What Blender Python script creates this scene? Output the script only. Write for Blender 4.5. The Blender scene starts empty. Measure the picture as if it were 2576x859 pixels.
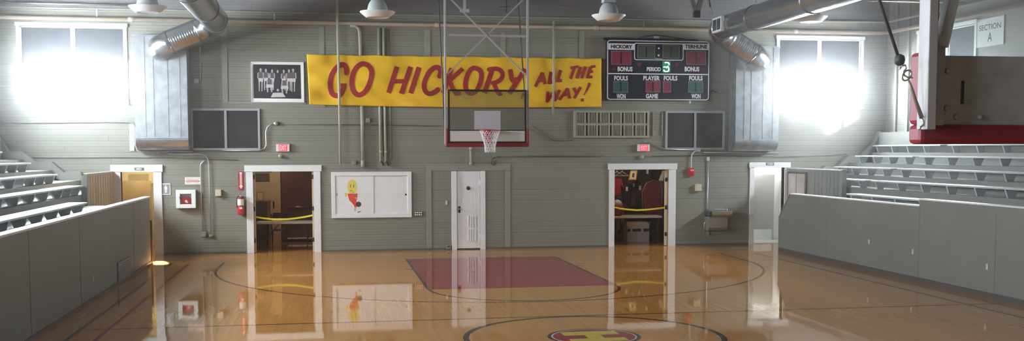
import bpy, bmesh, math, random
from mathutils import Vector, Matrix
random.seed(7)
S = bpy.context.scene
COL = S.collection
PI = math.pi

# ------------------------------------------------------------------ camera
F_PX, CY_PX, YAW, PITCH, ROLL, EYE = 2683.62, 565.79, 0.1707, -0.0700, -0.0017, 2.6064
cyw, syw, cpt, spt = math.cos(YAW), math.sin(YAW), math.cos(PITCH), math.sin(PITCH)
FWD = Vector((syw*cpt, cyw*cpt, spt))
R0 = Vector((cyw, -syw, 0)); U0 = Vector((-syw*spt, -cyw*spt, cpt))
RGT = R0*math.cos(ROLL)+U0*math.sin(ROLL); UPV = U0*math.cos(ROLL)-R0*math.sin(ROLL)
EYEP = Vector((0, 0, EYE))
cd = bpy.data.cameras.new('camera'); cam = bpy.data.objects.new('camera', cd); COL.objects.link(cam)
m = Matrix.Identity(4)
for i in range(3):
    m[i][0], m[i][1], m[i][2], m[i][3] = RGT[i], UPV[i], -FWD[i], EYEP[i]
cam.matrix_world = m
cd.sensor_width = 36; cd.lens = 36*F_PX/2576; cd.shift_y = (CY_PX-429.5)/2576; cd.clip_end = 200; cd.clip_start = .05
S.camera = cam

def ray(x, y): return FWD+RGT*((x-1288)/F_PX)-UPV*((y-CY_PX)/F_PX)
YW = 27.67                                   # the end wall of the gym
def atY(x, y, Y=YW):
    d = ray(x, y); return EYEP+d*(Y/d.y)
def atX(x, y, X):
    d = ray(x, y); return EYEP+d*(X/d.x)
def W(x, y, d=0.0):
    p = atY(x, y, YW-d); return p.x, p.z
def RECT(x0, y0, x1, y1, d=0.0):
    a, b, c, e = W(x0, y0, d), W(x1, y0, d), W(x1, y1, d), W(x0, y1, d)
    return (a[0]+e[0])/2, (b[0]+c[0])/2, (e[1]+c[1])/2, (a[1]+b[1])/2     # X0 X1 Z0 Z1

# --------------------------------------------------------------- materials
MATS = {}
def mat(name, col, rough=.6, metal=0., coat=0., noise=0., nscale=6., emit=None, estr=1., spec=.5, bump=0., trans=0., coat_r=.05):
    if name in MATS: return MATS[name]
    M = bpy.data.materials.new(name); M.use_nodes = True
    nt = M.node_tree; b = nt.nodes['Principled BSDF']
    b.inputs['Base Color'].default_value = (*col, 1); b.inputs['Roughness'].default_value = rough
    b.inputs['Metallic'].default_value = metal; b.inputs['Coat Weight'].default_value = coat
    b.inputs['Coat Roughness'].default_value = coat_r; b.inputs['Specular IOR Level'].default_value = spec
    b.inputs['Transmission Weight'].default_value = trans
    if emit: b.inputs['Emission Color'].default_value = (*emit, 1); b.inputs['Emission Strength'].default_value = estr
    if noise or bump:
        g = nt.nodes.new('ShaderNodeNewGeometry'); n = nt.nodes.new('ShaderNodeTexNoise')
        n.inputs['Scale'].default_value = nscale; n.inputs['Detail'].default_value = 4
        nt.links.new(g.outputs['Position'], n.inputs['Vector'])
        if noise:
            hv = nt.nodes.new('ShaderNodeHueSaturation'); hv.inputs['Color'].default_value = (*col, 1)
            mr = nt.nodes.new('ShaderNodeMapRange'); mr.inputs['From Min'].default_value = .25; mr.inputs['From Max'].default_value = .75
            mr.inputs['To Min'].default_value = 1-noise; mr.inputs['To Max'].default_value = 1+noise
            nt.links.new(n.outputs['Fac'], mr.inputs['Value']); nt.links.new(mr.outputs['Result'], hv.inputs['Value'])
            nt.links.new(hv.outputs['Color'], b.inputs['Base Color'])
        if bump:
            bp = nt.nodes.new('ShaderNodeBump'); bp.inputs['Strength'].default_value = bump; bp.inputs['Distance'].default_value = .02
            nt.links.new(n.outputs['Fac'], bp.inputs['Height']); nt.links.new(bp.outputs['Normal'], b.inputs['Normal'])
    MATS[name] = M; return M

def M_(nt, op, a, b=None, c=None):
    n = nt.nodes.new('ShaderNodeMath'); n.operation = op
    for i, v in enumerate((a, b, c)):
        if v is None: continue
        if isinstance(v, (int, float)): n.inputs[i].default_value = v
        else: nt.links.new(v, n.inputs[i])
    return n.outputs[0]

def siding(name, col, pitch, axis='Z', along='X', depth=.5, joint=5.2, rough=.55, groove=.075, dark=.55):
    """painted tongue-and-groove boards: grooves, butt joints, slight board-to-board variation"""
    M = bpy.data.materials.new(name); M.use_nodes = True; nt = M.node_tree; b = nt.nodes['Principled BSDF']
    g = nt.nodes.new('ShaderNodeNewGeometry'); sx = nt.nodes.new('ShaderNodeSeparateXYZ'); nt.links.new(g.outputs['Position'], sx.inputs[0])
    v = M_(nt, 'DIVIDE', sx.outputs[axis], pitch); fl = M_(nt, 'FLOOR', v); fr = M_(nt, 'FRACT', v)
    wn = nt.nodes.new('ShaderNodeTexWhiteNoise'); wn.noise_dimensions = '1D'; nt.links.new(fl, wn.inputs['W'])
    al = sx.outputs[along]
    if along == 'XY': al = None
    u = M_(nt, 'ADD', M_(nt, 'DIVIDE', al, joint), M_(nt, 'MULTIPLY', wn.outputs['Value'], 9.3))
    fu = M_(nt, 'FRACT', u)
    gl = M_(nt, 'LESS_THAN', fr, groove); jl = M_(nt, 'LESS_THAN', fu, .012/joint*1.0)
    bad = nt.nodes.new('ShaderNodeTexWhiteNoise'); bad.noise_dimensions = '2D'
    cv = nt.nodes.new('ShaderNodeCombineXYZ'); nt.links.new(fl, cv.inputs[0]); nt.links.new(M_(nt, 'FLOOR', M_(nt, 'MULTIPLY', u, .8)), cv.inputs[1]); nt.links.new(cv.outputs[0], bad.inputs['Vector'])
    gw = M_(nt, 'MULTIPLY', gl, M_(nt, 'MULTIPLY_ADD', bad.outputs['Value'], .75, .25))
    hl = M_(nt, 'MULTIPLY', M_(nt, 'LESS_THAN', M_(nt, 'ABSOLUTE', M_(nt, 'SUBTRACT', fr, .53)), .03), M_(nt, 'MULTIPLY', bad.outputs['Value'], .55))
    gm = M_(nt, 'MAXIMUM', M_(nt, 'MAXIMUM', gw, hl), M_(nt, 'MULTIPLY', jl, .6))
    ns = nt.nodes.new('ShaderNodeTexNoise'); ns.inputs['Scale'].default_value = 1.7; ns.inputs['Detail'].default_value = 5
    nt.links.new(g.outputs['Position'], ns.inputs['Vector'])
    val = M_(nt, 'ADD', M_(nt, 'MULTIPLY_ADD', wn.outputs['Value'], .06, .93), M_(nt, 'MULTIPLY_ADD', ns.outputs['Fac'], .2, -.08))
    val = M_(nt, 'MULTIPLY', val, M_(nt, 'SUBTRACT', 1., M_(nt, 'MULTIPLY', gm, dark)))
    hv = nt.nodes.new('ShaderNodeHueSaturation'); hv.inputs['Color'].default_value = (*col, 1)
    nt.links.new(val, hv.inputs['Value']); nt.links.new(hv.outputs['Color'], b.inputs['Base Color'])
    bp = nt.nodes.new('ShaderNodeBump'); bp.inputs['Strength'].default_value = depth; bp.inputs['Distance'].default_value = .01
    nt.links.new(M_(nt, 'SUBTRACT', 1., gm), bp.inputs['Height']); nt.links.new(bp.outputs['Normal'], b.inputs['Normal'])
    b.inputs['Roughness'].default_value = rough
    MATS[name] = M; return M

WALLC = (.210, .208, .170)
m_wall = siding('sage painted boards', WALLC, .142)
m_wallY = siding('sage painted boards side', WALLC, .142, along='Y')
m_gable = siding('grey painted narrow boards', (.17, .165, .165), .075, dark=.6)
m_ceil = siding('grey ceiling boards', (.16, .16, .165), .09, axis='Y', along='X', dark=.5)

def floor_mat():
    M = bpy.data.materials.new('varnished maple strips'); M.use_nodes = True; nt = M.node_tree; b = nt.nodes['Principled BSDF']
    g = nt.nodes.new('ShaderNodeNewGeometry'); sx = nt.nodes.new('ShaderNodeSeparateXYZ'); nt.links.new(g.outputs['Position'], sx.inputs[0])
    v = M_(nt, 'DIVIDE', sx.outputs['X'], .057); fl = M_(nt, 'FLOOR', v); fr = M_(nt, 'FRACT', v)
    wn = nt.nodes.new('ShaderNodeTexWhiteNoise'); wn.noise_dimensions = '1D'; nt.links.new(fl, wn.inputs['W'])
    u = M_(nt, 'ADD', M_(nt, 'DIVIDE', sx.outputs['Y'], 1.3), M_(nt, 'MULTIPLY', wn.outputs['Value'], 7.7)); fu = M_(nt, 'FLOOR', u)
    w2 = nt.nodes.new('ShaderNodeTexWhiteNoise'); w2.noise_dimensions = '2D'
    cv = nt.nodes.new('ShaderNodeCombineXYZ'); nt.links.new(fl, cv.inputs[0]); nt.links.new(fu, cv.inputs[1]); nt.links.new(cv.outputs[0], w2.inputs['Vector'])
    ns = nt.nodes.new('ShaderNodeTexNoise'); ns.inputs['Scale'].default_value = 1; ns.inputs['Detail'].default_value = 6
    mp = nt.nodes.new('ShaderNodeMapping'); mp.inputs['Scale'].default_value = (9, .35, 1)
    nt.links.new(g.outputs['Position'], mp.inputs['Vector']); nt.links.new(mp.outputs['Vector'], ns.inputs['Vector'])
    f = M_(nt, 'ADD', M_(nt, 'MULTIPLY', w2.outputs['Value'], .35), M_(nt, 'MULTIPLY', ns.outputs['Fac'], .65))
    cr = nt.nodes.new('ShaderNodeValToRGB')
    cr.color_ramp.elements[0].color = (.46, .21, .054, 1); cr.color_ramp.elements[1].color = (.575, .275, .074, 1)
    cr.color_ramp.elements[0].position = .1; cr.color_ramp.elements[1].position = .9
    nt.links.new(f, cr.inputs['Fac'])
    gl = M_(nt, 'LESS_THAN', fr, .05)
    hv = nt.nodes.new('ShaderNodeHueSaturation'); nt.links.new(cr.outputs['Color'], hv.inputs['Color'])
    nt.links.new(M_(nt, 'SUBTRACT', 1., M_(nt, 'MULTIPLY', gl, .12)), hv.inputs['Value'])
    nt.links.new(hv.outputs['Color'], b.inputs['Base Color'])
    b.inputs['Roughness'].default_value = .45; b.inputs['Specular IOR Level'].default_value = 0.; b.inputs['Coat Weight'].default_value = 1.; b.inputs['Coat Roughness'].default_value = .036
    b.inputs['Coat IOR'].default_value = 1.5
    n2 = nt.nodes.new('ShaderNodeTexNoise'); n2.inputs['Scale'].default_value = 1.; n2.inputs['Detail'].default_value = 2
    mp2 = nt.nodes.new('ShaderNodeMapping'); mp2.inputs['Scale'].default_value = (5., 1.2, 1)
    nt.links.new(g.outputs['Position'], mp2.inputs['Vector']); nt.links.new(mp2.outputs['Vector'], n2.inputs['Vector'])
    bp = nt.nodes.new('ShaderNodeBump'); bp.inputs['Strength'].default_value = .035; bp.inputs['Distance'].default_value = .01
    nt.links.new(n2.outputs['Fac'], bp.inputs['Height']); nt.links.new(bp.outputs['Normal'], b.inputs['Coat Normal'])
    MATS['floor'] = M; return M
m_floor = floor_mat()
def paint_on_floor(name, col):
    M = mat(name, col, .35, coat=1., noise=.12, nscale=9, coat_r=.036, spec=0.); M.node_tree.nodes['Principled BSDF'].inputs['Coat IOR'].default_value = 1.5; return M
m_lred = paint_on_floor('court red paint', (.30, .014, .03)); m_lblack = paint_on_floor('court black paint', (.03, .028, .026))
m_lyel = paint_on_floor('court yellow paint', (.62, .47, .06)); m_lwhite = paint_on_floor('court pale paint', (.6, .55, .5))

m_white = mat('white gloss paint', (.72, .72, .71), .4, noise=.04)
m_trimw = mat('window white paint', (.7, .72, .72), .45, noise=.04)
m_sage = mat('sage trim paint', (.235, .235, .195), .5, noise=.07)
m_grey = mat('grey deck paint', (.20, .205, .185), .45, noise=.08, nscale=2.5)
m_barrier = mat('grey barrier paint', (.15, .15, .132), .5, noise=.07, nscale=1.8)
m_capw = mat('pale cap paint', (.62, .63, .62), .4)
m_bench = mat('grey bench paint', (.42, .44, .43), .38, noise=.06)
m_dark = mat('dark shade cloth', (.035, .045, .055), .8, noise=.15, nscale=3)
m_black = mat('black metal', (.012, .012, .014), .4)
m_steel = mat('galvanized sheet', (.42, .445, .465), .36, metal=1., noise=.22, nscale=5., bump=.12)
m_steelr = mat('spiral duct sheet', (.44, .45, .455), .27, metal=1., noise=.10, nscale=9.)
m_chrome = mat('stainless', (.62, .62, .62), .25, metal=1.)
m_conduit = mat('conduit metal', (.5, .5, .48), .38, metal=.85)
m_pipe = mat('cream pipe paint', (.42, .345, .26), .4, noise=.06)
m_pipesage = mat('sage pipe paint', (.31, .30, .235), .45)
m_red = mat('red vinyl padding', (.23, .012, .026), .45, noise=.08)
m_rim = mat('rim red enamel', (.42, .012, .02), .4)
m_net = mat('white net cord', (.75, .75, .74), .9)
m_mast = mat('pale grey steel paint', (.42, .41, .42), .45, noise=.05)
m_plate = mat('backboard grey steel', (.37, .38, .39), .5, noise=.12, nscale=14)
m_boardw = mat('backboard white band', (.66, .65, .63), .45, noise=.05)
m_lampw = mat('lamp white enamel', (.62, .63, .61), .4)
m_beige = mat('beige plastic', (.5, .44, .31), .5)
m_alarm = mat('alarm red plastic', (.45, .015, .025), .35)
m_screen = mat('dark vent boards', (.026, .021, .020), .75, noise=.5, nscale=2.2)
m_dusty = mat('dusty sage paint', (.105, .10, .08), .6)
m_frame = mat('vent frame grey', (.33, .34, .35), .45, metal=.3)
m_tan = mat('warm lit tan plywood', (.40, .30, .145), .42, noise=.12, nscale=3)
m_cream = mat('cream door paint', (.56, .45, .28), .45, noise=.05)
m_maroon = mat('maroon door stain', (.10, .02, .018), .4, noise=.2)
m_wood = mat('dark cabinet wood', (.10, .045, .022), .45, noise=.25, nscale=7)
m_woodl = mat('orange wood and lit edge', (.40, .17, .05), .45, noise=.1)
m_table = mat('white table plastic', (.66, .66, .68), .4)
m_tape = mat('yellow caution tape', (.75, .60, .02), .5)
m_paper = mat('paper', (.75, .73, .68), .7)
m_ban = mat('yellow banner cloth', (.70, .42, .012), .75, noise=.10, nscale=3.5, bump=.5)
m_banr = mat('banner red paint', (.28, .008, .014), .7, noise=.1)
m_glassdark = mat('green glass', (.05, .06, .055), .15)
m_rope = mat('dark wire rope', (.05, .05, .05), .55, metal=.3)

def glass_mat(name, tint, gloss=.08, rough=.0, dust=0.):
    M = bpy.data.materials.new(name); M.use_nodes = True; nt = M.node_tree; nt.nodes.remove(nt.nodes['Principled BSDF'])
    o = nt.nodes['Material Output']; t = nt.nodes.new('ShaderNodeBsdfTransparent'); t.inputs[0].default_value = (*tint, 1)
    gl = nt.nodes.new('ShaderNodeBsdfGlossy'); gl.inputs['Roughness'].default_value = rough
    lw = nt.nodes.new('ShaderNodeLayerWeight'); lw.inputs['Blend'].default_value = .5
    fz = M_(nt, 'MULTIPLY_ADD', M_(nt, 'POWER', lw.outputs['Facing'], 5.), .9, .04)
    if dust:
        tl = nt.nodes.new('ShaderNodeBsdfTranslucent'); m0 = nt.nodes.new('ShaderNodeMixShader'); m0.inputs['Fac'].default_value = dust
        nt.links.new(t.outputs[0], m0.inputs[1]); nt.links.new(tl.outputs[0], m0.inputs[2]); t = m0
    mx = nt.nodes.new('ShaderNodeMixShader'); nt.links.new(M_(nt, 'MAXIMUM', fz, gloss), mx.inputs['Fac'])
    nt.links.new(t.outputs[0], mx.inputs[1]); nt.links.new(gl.outputs[0], mx.inputs[2]); nt.links.new(mx.outputs[0], o.inputs['Surface'])
    MATS[name] = M; return M
m_pane = glass_mat('window glass', (.97, .98, 1.), .03)
m_bglass = glass_mat('backboard glass', (.80, .83, .82), .09, .02, .10)

# ------------------------------------------------------------ mesh builder
class B:
    def __init__(s): s.bm = bmesh.new(); s.mi = 0
    def face(s, vs, smooth=False):
        try: f = s.bm.faces.new(vs)
        except ValueError: return None
        f.material_index = s.mi; f.smooth = smooth; return f
    def box(s, x0, x1, y0, y1, z0, z1):
        x0, x1 = sorted((x0, x1)); y0, y1 = sorted((y0, y1)); z0, z1 = sorted((z0, z1))
        v = [s.bm.verts.new((x, y, z)) for z in (z0, z1) for y in (y0, y1) for x in (x0, x1)]
        for q in ((0, 2, 3, 1), (4, 5, 7, 6), (0, 1, 5, 4), (2, 6, 7, 3), (0, 4, 6, 2), (1, 3, 7, 5)): s.face([v[i] for i in q])
        return s
    def poly(s, pts):
        s.face([s.bm.verts.new(p) for p in pts]); return s
    def prism(s, poly, axis, a0, a1):
        def P(p, a):
            return (a, p[0], p[1]) if axis == 'X' else (p[0], a, p[1]) if axis == 'Y' else (p[0], p[1], a)
        A = [s.bm.verts.new(P(p, a0)) for p in poly]; C = [s.bm.verts.new(P(p, a1)) for p in poly]
        n = len(poly); s.face(A); s.face(C[::-1])
        for i in range(n): s.face([A[i], C[i], C[(i+1) % n], A[(i+1) % n]])
        return s
    def beam(s, a, b, w, h, up=(0, 0, 1)):
        a, b = Vector(a), Vector(b); t = (b-a).normalized(); u = Vector(up)
        r = t.cross(u); r = r.normalized() if r.length > 1e-4 else Vector((1, 0, 0)); u = r.cross(t)
        c = [(-w/2, -h/2), (w/2, -h/2), (w/2, h/2), (-w/2, h/2)]
        A = [s.bm.verts.new(a+r*p+u*q) for p, q in c]; C = [s.bm.verts.new(b+r*p+u*q) for p, q in c]
        s.face(A[::-1]); s.face(C)
        for i in range(4): s.face([A[i], A[(i+1) % 4], C[(i+1) % 4], C[i]])
        return s
    def tube(s, pts, r, n=10, closed=False, cap=True):
        pts = [Vector(p) for p in pts]; k = len(pts); rs = r if isinstance(r, (list, tuple)) else [r]*k
        rings = []; nrm = None
        for i, p in enumerate(pts):
            if closed: t = pts[(i+1) % k]-pts[i-1]
            else: t = pts[min(i+1, k-1)]-pts[max(i-1, 0)]
            t.normalize()
            if nrm is None:
                a = Vector((0, 0, 1)) if abs(t.z) < .9 else Vector((1, 0, 0)); nrm = t.cross(a).normalized()
            else:
                nrm = (nrm-t*nrm.dot(t)).normalized()
            bi = t.cross(nrm)
            rings.append([s.bm.verts.new(p+(nrm*math.cos(2*PI*j/n)+bi*math.sin(2*PI*j/n))*rs[i]) for j in range(n)])
        for i in range(k if closed else k-1):
            A, C = rings[i], rings[(i+1) % k]
            for j in range(n): s.face([A[j], A[(j+1) % n], C[(j+1) % n], C[j]], True)
        if cap and not closed: s.face(rings[0][::-1]); s.face(rings[-1])
        return s
    def lathe(s, c, prof, n=24, axis='Z', cap=True):
        c = Vector(c); rings = []
        for r, h in prof:
            ring = []
            for j in range(n):
                a = 2*PI*j/n; q = (r*math.cos(a), r*math.sin(a), h)
                if axis == 'Y': q = (q[0], h, q[1])
                if axis == 'X': q = (h, q[0], q[1])
                ring.append(s.bm.verts.new(c+Vector(q)))
            rings.append(ring)
        for A, C in zip(rings, rings[1:]):
            for j in range(n): s.face([A[j], A[(j+1) % n], C[(j+1) % n], C[j]], True)
        if cap: s.face(rings[0][::-1]); s.face(rings[-1])
        return s
    def mesh(s, me, M):
        vs = [s.bm.verts.new(M @ v.co) for v in me.vertices]
        for p in me.polygons: s.face([vs[i] for i in p.vertices])
        return s

ORG = {}
def finish(b, name, mats, parent=None, loc=None, bevel=0., recalc=True):
    bm = b.bm
    if recalc: bmesh.ops.recalc_face_normals(bm, faces=bm.faces)
    if parent is not None: org = ORG[parent.name]
    else:
        if loc is None:
            cs = [v.co for v in bm.verts]
            loc = Vector((sum(c.x for c in cs)/len(cs), sum(c.y for c in cs)/len(cs), min(c.z for c in cs)))
        org = Vector(loc)
    for v in bm.verts: v.co -= org
    me = bpy.data.meshes.new(name); bm.to_mesh(me); bm.free()
    for mm in (mats if isinstance(mats, (list, tuple)) else [mats]): me.materials.append(mm)
    o = bpy.data.objects.new(name, me); COL.objects.link(o)
    if parent is not None: o.parent = parent
    else: o.location = org
    ORG[o.name] = org
    if bevel:
        bv = o.modifiers.new('edge', 'BEVEL'); bv.width = bevel; bv.segments = 2; bv.limit_method = 'ANGLE'; bv.angle_limit = .7
    return o
def tag(o, label=None, cat=None, group=None, kind=None):
    for k, v in (('label', label), ('category', cat), ('group', group), ('kind', kind)):
        if v: o[k] = v
    return o
def thing(name, label, cat, loc, group=None, kind=None):
    o = bpy.data.objects.new(name, None); COL.objects.link(o); o.location = loc; o.empty_display_size = .1
    ORG[o.name] = Vector(loc); return tag(o, label, cat, group, kind)
def struct(name, b, m, parent=None, bevel=0.):
    o = finish(b, name, m, parent, loc=(0, 0, 0) if parent is None else None, bevel=bevel)
    if parent is None: o['kind'] = 'structure'
    return o
def dup(root, loc, label, group=None):
    r = root.copy(); COL.objects.link(r); r.location = loc; r['label'] = label
    if group: r['group'] = group
    for ch in list(root.children):
        c = ch.copy(); COL.objects.link(c); c.parent = r
        for g in list(ch.children):
            d = g.copy(); COL.objects.link(d); d.parent = c
    return r

def text_mesh(body, bold=0.):
    cu = bpy.data.curves.new('lettering', 'FONT'); cu.body = body; cu.size = 1; cu.offset = bold; cu.resolution_u = 3
    o = bpy.data.objects.new('lettering', cu); COL.objects.link(o)
    me = bpy.data.meshes.new_from_object(o.evaluated_get(bpy.context.evaluated_depsgraph_get()))
    bpy.data.objects.remove(o); return me
def put_text(b, body, x0, x1, z0, z1, y, bold=.015, flip=False):
    """lettering laid flat on a vertical face at Y=y that looks towards -Y, filling the given rectangle"""
    me = text_mesh(body, bold); xs = [v.co.x for v in me.vertices]; ys = [v.co.y for v in me.vertices]
    sx = (x1-x0)/(max(xs)-min(xs)); sz = (z1-z0)/(max(ys)-min(ys))
    M = Matrix(((sx, 0, 0, x0-min(xs)*sx), (0, 0, 0, y), (0, sz, 0, z0-min(ys)*sz), (0, 0, 0, 1)))
    b.mesh(me, M); bpy.data.meshes.remove(me)
def disc(b, cx, cz, r, y, n=16, sx=1.):
    b.poly([(cx+r*sx*math.cos(2*PI*i/n), y, cz+r*math.sin(2*PI*i/n)) for i in range(n)])
def stroke(b, pts, w, f, y_of=None):
    """painted brush stroke: pts in a plane, f maps a plane point to space"""
    pts = [Vector((p[0], p[1])) for p in pts]
    dense = []
    for p, q in zip(pts, pts[1:]):
        k = max(1, int((q-p).length/(w*.8)))
        dense += [p.lerp(q, i/k) for i in range(k)]
    dense.append(pts[-1])
    for p, q in zip(dense, dense[1:]):
        t = (q-p).normalized(); n = Vector((-t.y, t.x))*w/2
        b.poly([f(p+n), f(q+n), f(q-n), f(p-n)])
    for p in dense[1:-1]:
        b.poly([f(p+Vector((math.cos(a), math.sin(a)))*w*.497) for a in [2*PI*i/12 for i in range(12)]])

# ------------------------------------------------------------------- setting
XL, XR, YF, ZC = -8.07, 15.35, -3.0, 8.4
CX = 3.636                                                       # court axis
D1 = RECT(306, 433, 388, 640); D2 = RECT(638, 432, 790, 634); D3 = RECT(1149, 431, 1208, 628)
D4 = RECT(1545, 427, 1681, 620); D5 = RECT(1896, 422, 1972, 612)
WN1 = RECT(50, 61, 315, 262); WN2 = RECT(1960, 88, 2166, 262)
WN1 = (WN1[0], WN1[1], 3.82, 5.62); WN2 = (2*CX-WN1[1], 2*CX-WN1[0], 3.82, 5.62)
VL = RECT(486, 279, 649, 373); VR = RECT(1678, 285, 1817, 372)

def wall_holes(b, axis, pos, th, u0, u1, z0, z1, holes):
    us = sorted({u0, u1, *[h[0] for h in holes], *[h[1] for h in holes]}); zs = sorted({z0, z1, *[h[2] for h in holes], *[h[3] for h in holes]})
    for a, c in zip(us, us[1:]):
        run = None
        for d, e in zip(zs, zs[1:]):
            mu, mz = (a+c)/2, (d+e)/2
            if any(h[0] < mu < h[1] and h[2] < mz < h[3] for h in holes): continue
            if axis == 'Y': b.box(a, c, pos, pos+th, d, e)
            else: b.box(pos, pos+th, a, c, d, e)
b = B(); b.box(XL-.5, XR+.5, YF, 33.2, -.2, 0); floor = struct('floor', b, m_floor)
ZG = W(1100, 38)[1]
holes = [(D1[0], D1[1], 0, D1[3]), (D2[0], D2[1], 0, D2[3]), (D3[0], D3[1], 0, D3[3]), (D4[0], D4[1], 0, D4[3]), (D5[0], D5[1], 0, D5[3]), WN1, WN2]
b = B(); wall_holes(b, 'Y', YW, .2, XL-.2, XR+.2, 0, ZG, holes); struct('wall_back', b, m_wall)
b = B(); b.box(XL-.2, XR+.2, YW-.07, YW+.2, ZG, ZC); struct('wall_back_upper', b, m_gable)
b = B(); b.box(XL-.5, XR+.5, YF-.2, YW+.3, ZC, ZC+.2); struct('ceiling', b, m_ceil)
SIDEW = [(23.55, 26.05), (17.6, 20.1), (11.7, 14.2), (5.8, 8.3), (0., 2.5)]
sh = [(a, c, 3.82, 5.62) for a, c in SIDEW]
b = B(); wall_holes(b, 'X', XL-.2, .2, YF-.2, YW+.2, 0, ZC, sh); struct('wall_left', b, m_wallY)
b = B(); wall_holes(b, 'X', XR, .2, YF-.2, YW+.2, 0, ZC, sh); struct('wall_right', b, m_wallY)
b = B(); b.box(XL-.2, XR+.2, YF-.2, YF, 0, ZC); struct('wall_front', b, m_wall)

# trims on the end wall
tn = [0]
def trim(x0, y0, x1, y1, d=.018, m=m_sage):
    tn[0] += 1; X0, X1, Z0, Z1 = RECT(x0, y0, x1, y1)
    b = B(); b.box(X0, X1, YW-d, YW, Z0, Z1); struct('trim_%d' % tn[0], b, m, bevel=.004)
for a in ((558, 62, 572, 260), (804, 68, 817, 270), (1068, 75, 1083, 270), (1260, 82, 1272, 270), (572, 256, 770, 262), (1073, 430, 1086, 630), (1271, 430, 1284, 626),
          (1073, 413, 1284, 430), (1457, 78, 1470, 270)):
    trim(*a)
b = B(); b.box(XL, XR, YW-.10, YW, ZG-.05, ZG-.005); struct('trim_%d' % (tn[0]+1), b, m_sage)
b = B()
for (a, c) in ((XL, D1[0]-.2), (D1[1]+.22, D2[0]-.22), (D2[1]+.22, D3[0]-.15), (D3[1]+.15, D4[0]-.2), (D4[1]+.22, D5[0]-.14), (D5[1]+.2, XR)):
    b.box(a, c, YW-.02, YW, 0, .05)
struct('baseboard_back', b, mat('dark base strip', (.10, .095, .085), .5))
for s, X in ((1, XR), (-1, XL)):
    b = B()
    for Y in (YW-.55, YW-1.15, 21.0, 16.5, 10.5): b.box(X, X-s*.05, Y-.05, Y+.05, 0, ZC)
    struct('trim_side_right' if s > 0 else 'trim_side_left', b, m_sage)

# windows: white frame, centre mullion, dark roller shades over the upper half, clear glass below
def window(i, axis, pos, u0, u1, z0, z1, inward, sun_block=False, zm=4.74):
    t = thing('window_%d' % i, None, None, (0, 0, 0), kind='structure')
    def bx(b, a, c, d0, d1, e, f):
        if axis == 'Y': b.box(a, c, pos+inward*d0, pos+inward*d1, e, f)
        else: b.box(pos+inward*d0, pos+inward*d1, a, c, e, f)
    um = (u0+u1)/2
    b = B()
    bx(b, u0-.06, u0+.03, .03, -.18, z0-.06, z1+.03); bx(b, u1-.03, u1+.06, .03, -.18, z0-.06, z1+.03)
    bx(b, u0-.08, u1+.08, .05, -.02, z1, z1+.09); bx(b, u0+.03, u1-.03, .02, -.18, z0-.06, z0+.03)
    bx(b, u0+.03, u1-.03, -.05, -.18, z1-.03, z1); finish(b, 'window_frame', m_trimw, t, bevel=.004)
    b = B(); bx(b, um-.045, um+.045, -.02, -.12, z0+.03, z1-.03); finish(b, 'mullion', m_trimw, t)
    b = B(); bx(b, u0-.07, u1+.07, .06, -.02, z0-.09, z0-.06); finish(b, 'window_sill', m_trimw, t)
    for a, c in ((u0+.03, um-.045), (um+.045, u1-.03)):
        b = B(); bx(b, a, c, -.13, -.14, z0+.03, z1-.03); finish(b, 'pane', m_pane, t)
        b = B(); bx(b, a+.005, c-.005, -.06, -.068, zm, z1-.03); bx(b, a+.005, c-.005, -.052, -.075, zm-.02, zm); finish(b, 'roller_shade', m_dark, t)
    if sun_block:
        b = B(); bx(b, u0+.035, u1-.035, -.04, -.05, z0+.03, z1-.03); finish(b, 'sun_block_shade', m_dark, t); return t  # unseen panel added to keep sun patches off the end wall and floor
    # portal that guides the daylight sampling of this opening
    ld = bpy.data.lights.new('daylight_portal', 'AREA'); ld.shape = 'RECTANGLE'; ld.size = u1-u0; ld.size_y = zm-z0; ld.cycles.is_portal = True
    lo = bpy.data.objects.new('daylight_portal', ld); COL.objects.link(lo)
    zc = (z0+zm)/2
    if axis == 'Y': lo.location = (um, pos-inward*.16, zc); lo.rotation_euler = Vector((0, inward, 0)).to_track_quat('-Z', 'Y').to_euler()
    else: lo.location = (pos-inward*.16, um, zc); lo.rotation_euler = Vector((inward, 0, 0)).to_track_quat('-Z', 'Y').to_euler()
    return t
window(1, 'Y', YW, *WN1, -1); window(2, 'Y', YW, *WN2, -1)
wi = 3
for a, c in SIDEW:
    window(wi, 'X', XL, a, c, 3.82, 5.62, 1, zm=5.5 if a > 20 else 4.74); wi += 1
    window(wi, 'X', XR, a, c, 3.82, 5.62, -1, sun_block=a < 20); wi += 1

# ----------------------------------------------------------- doors and casings
def casing(t, D, wl, wr, h, over, d=.035):
    b = B(); b.box(D[0]-wl, D[0], YW-d, YW+.2, 0, D[3]); finish(b, 'door_casing', m_white, t, bevel=.004)
    b = B(); b.box(D[1], D[1]+wr, YW-d, YW+.2, 0, D[3]); finish(b, 'door_casing', m_white, t, bevel=.004)
    if h:
        b = B(); b.box(D[0]-wl-over, D[1]+wr+over, YW-d-.015, YW+.2, D[3], D[3]+h); finish(b, 'door_header', m_white, t, bevel=.004)
def hinges(t, x, zs, m=m_black, y=YW+.02):
    for z in zs:
        b = B(); b.box(x-.022, x+.022, y-.02, y+.04, z-.055, z+.055); finish(b, 'hinge', m, t)
t = thing('door_1', None, None, (0, 0, 0), kind='structure'); casing(t, D1, .2, .2, .175, .03)
b = B(); X0, X1, Z0, Z1 = RECT(338, 422, 361, 429, .05); b.box(X0, X1, YW-.062, YW-.05, Z0, Z1); p = finish(b, 'door_sign', mat('sign grey', (.13, .13, .14), .4), t)
b = B(); put_text(b, 'MEN', X0+.05, X1-.05, Z0+.012, Z1-.012, YW-.0635); finish(b, 'lettering', m_paper, p)
t = thing('door_2', None, None, (0, 0, 0), kind='structure'); casing(t, D2, .17, .17, .16, .035)
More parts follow.
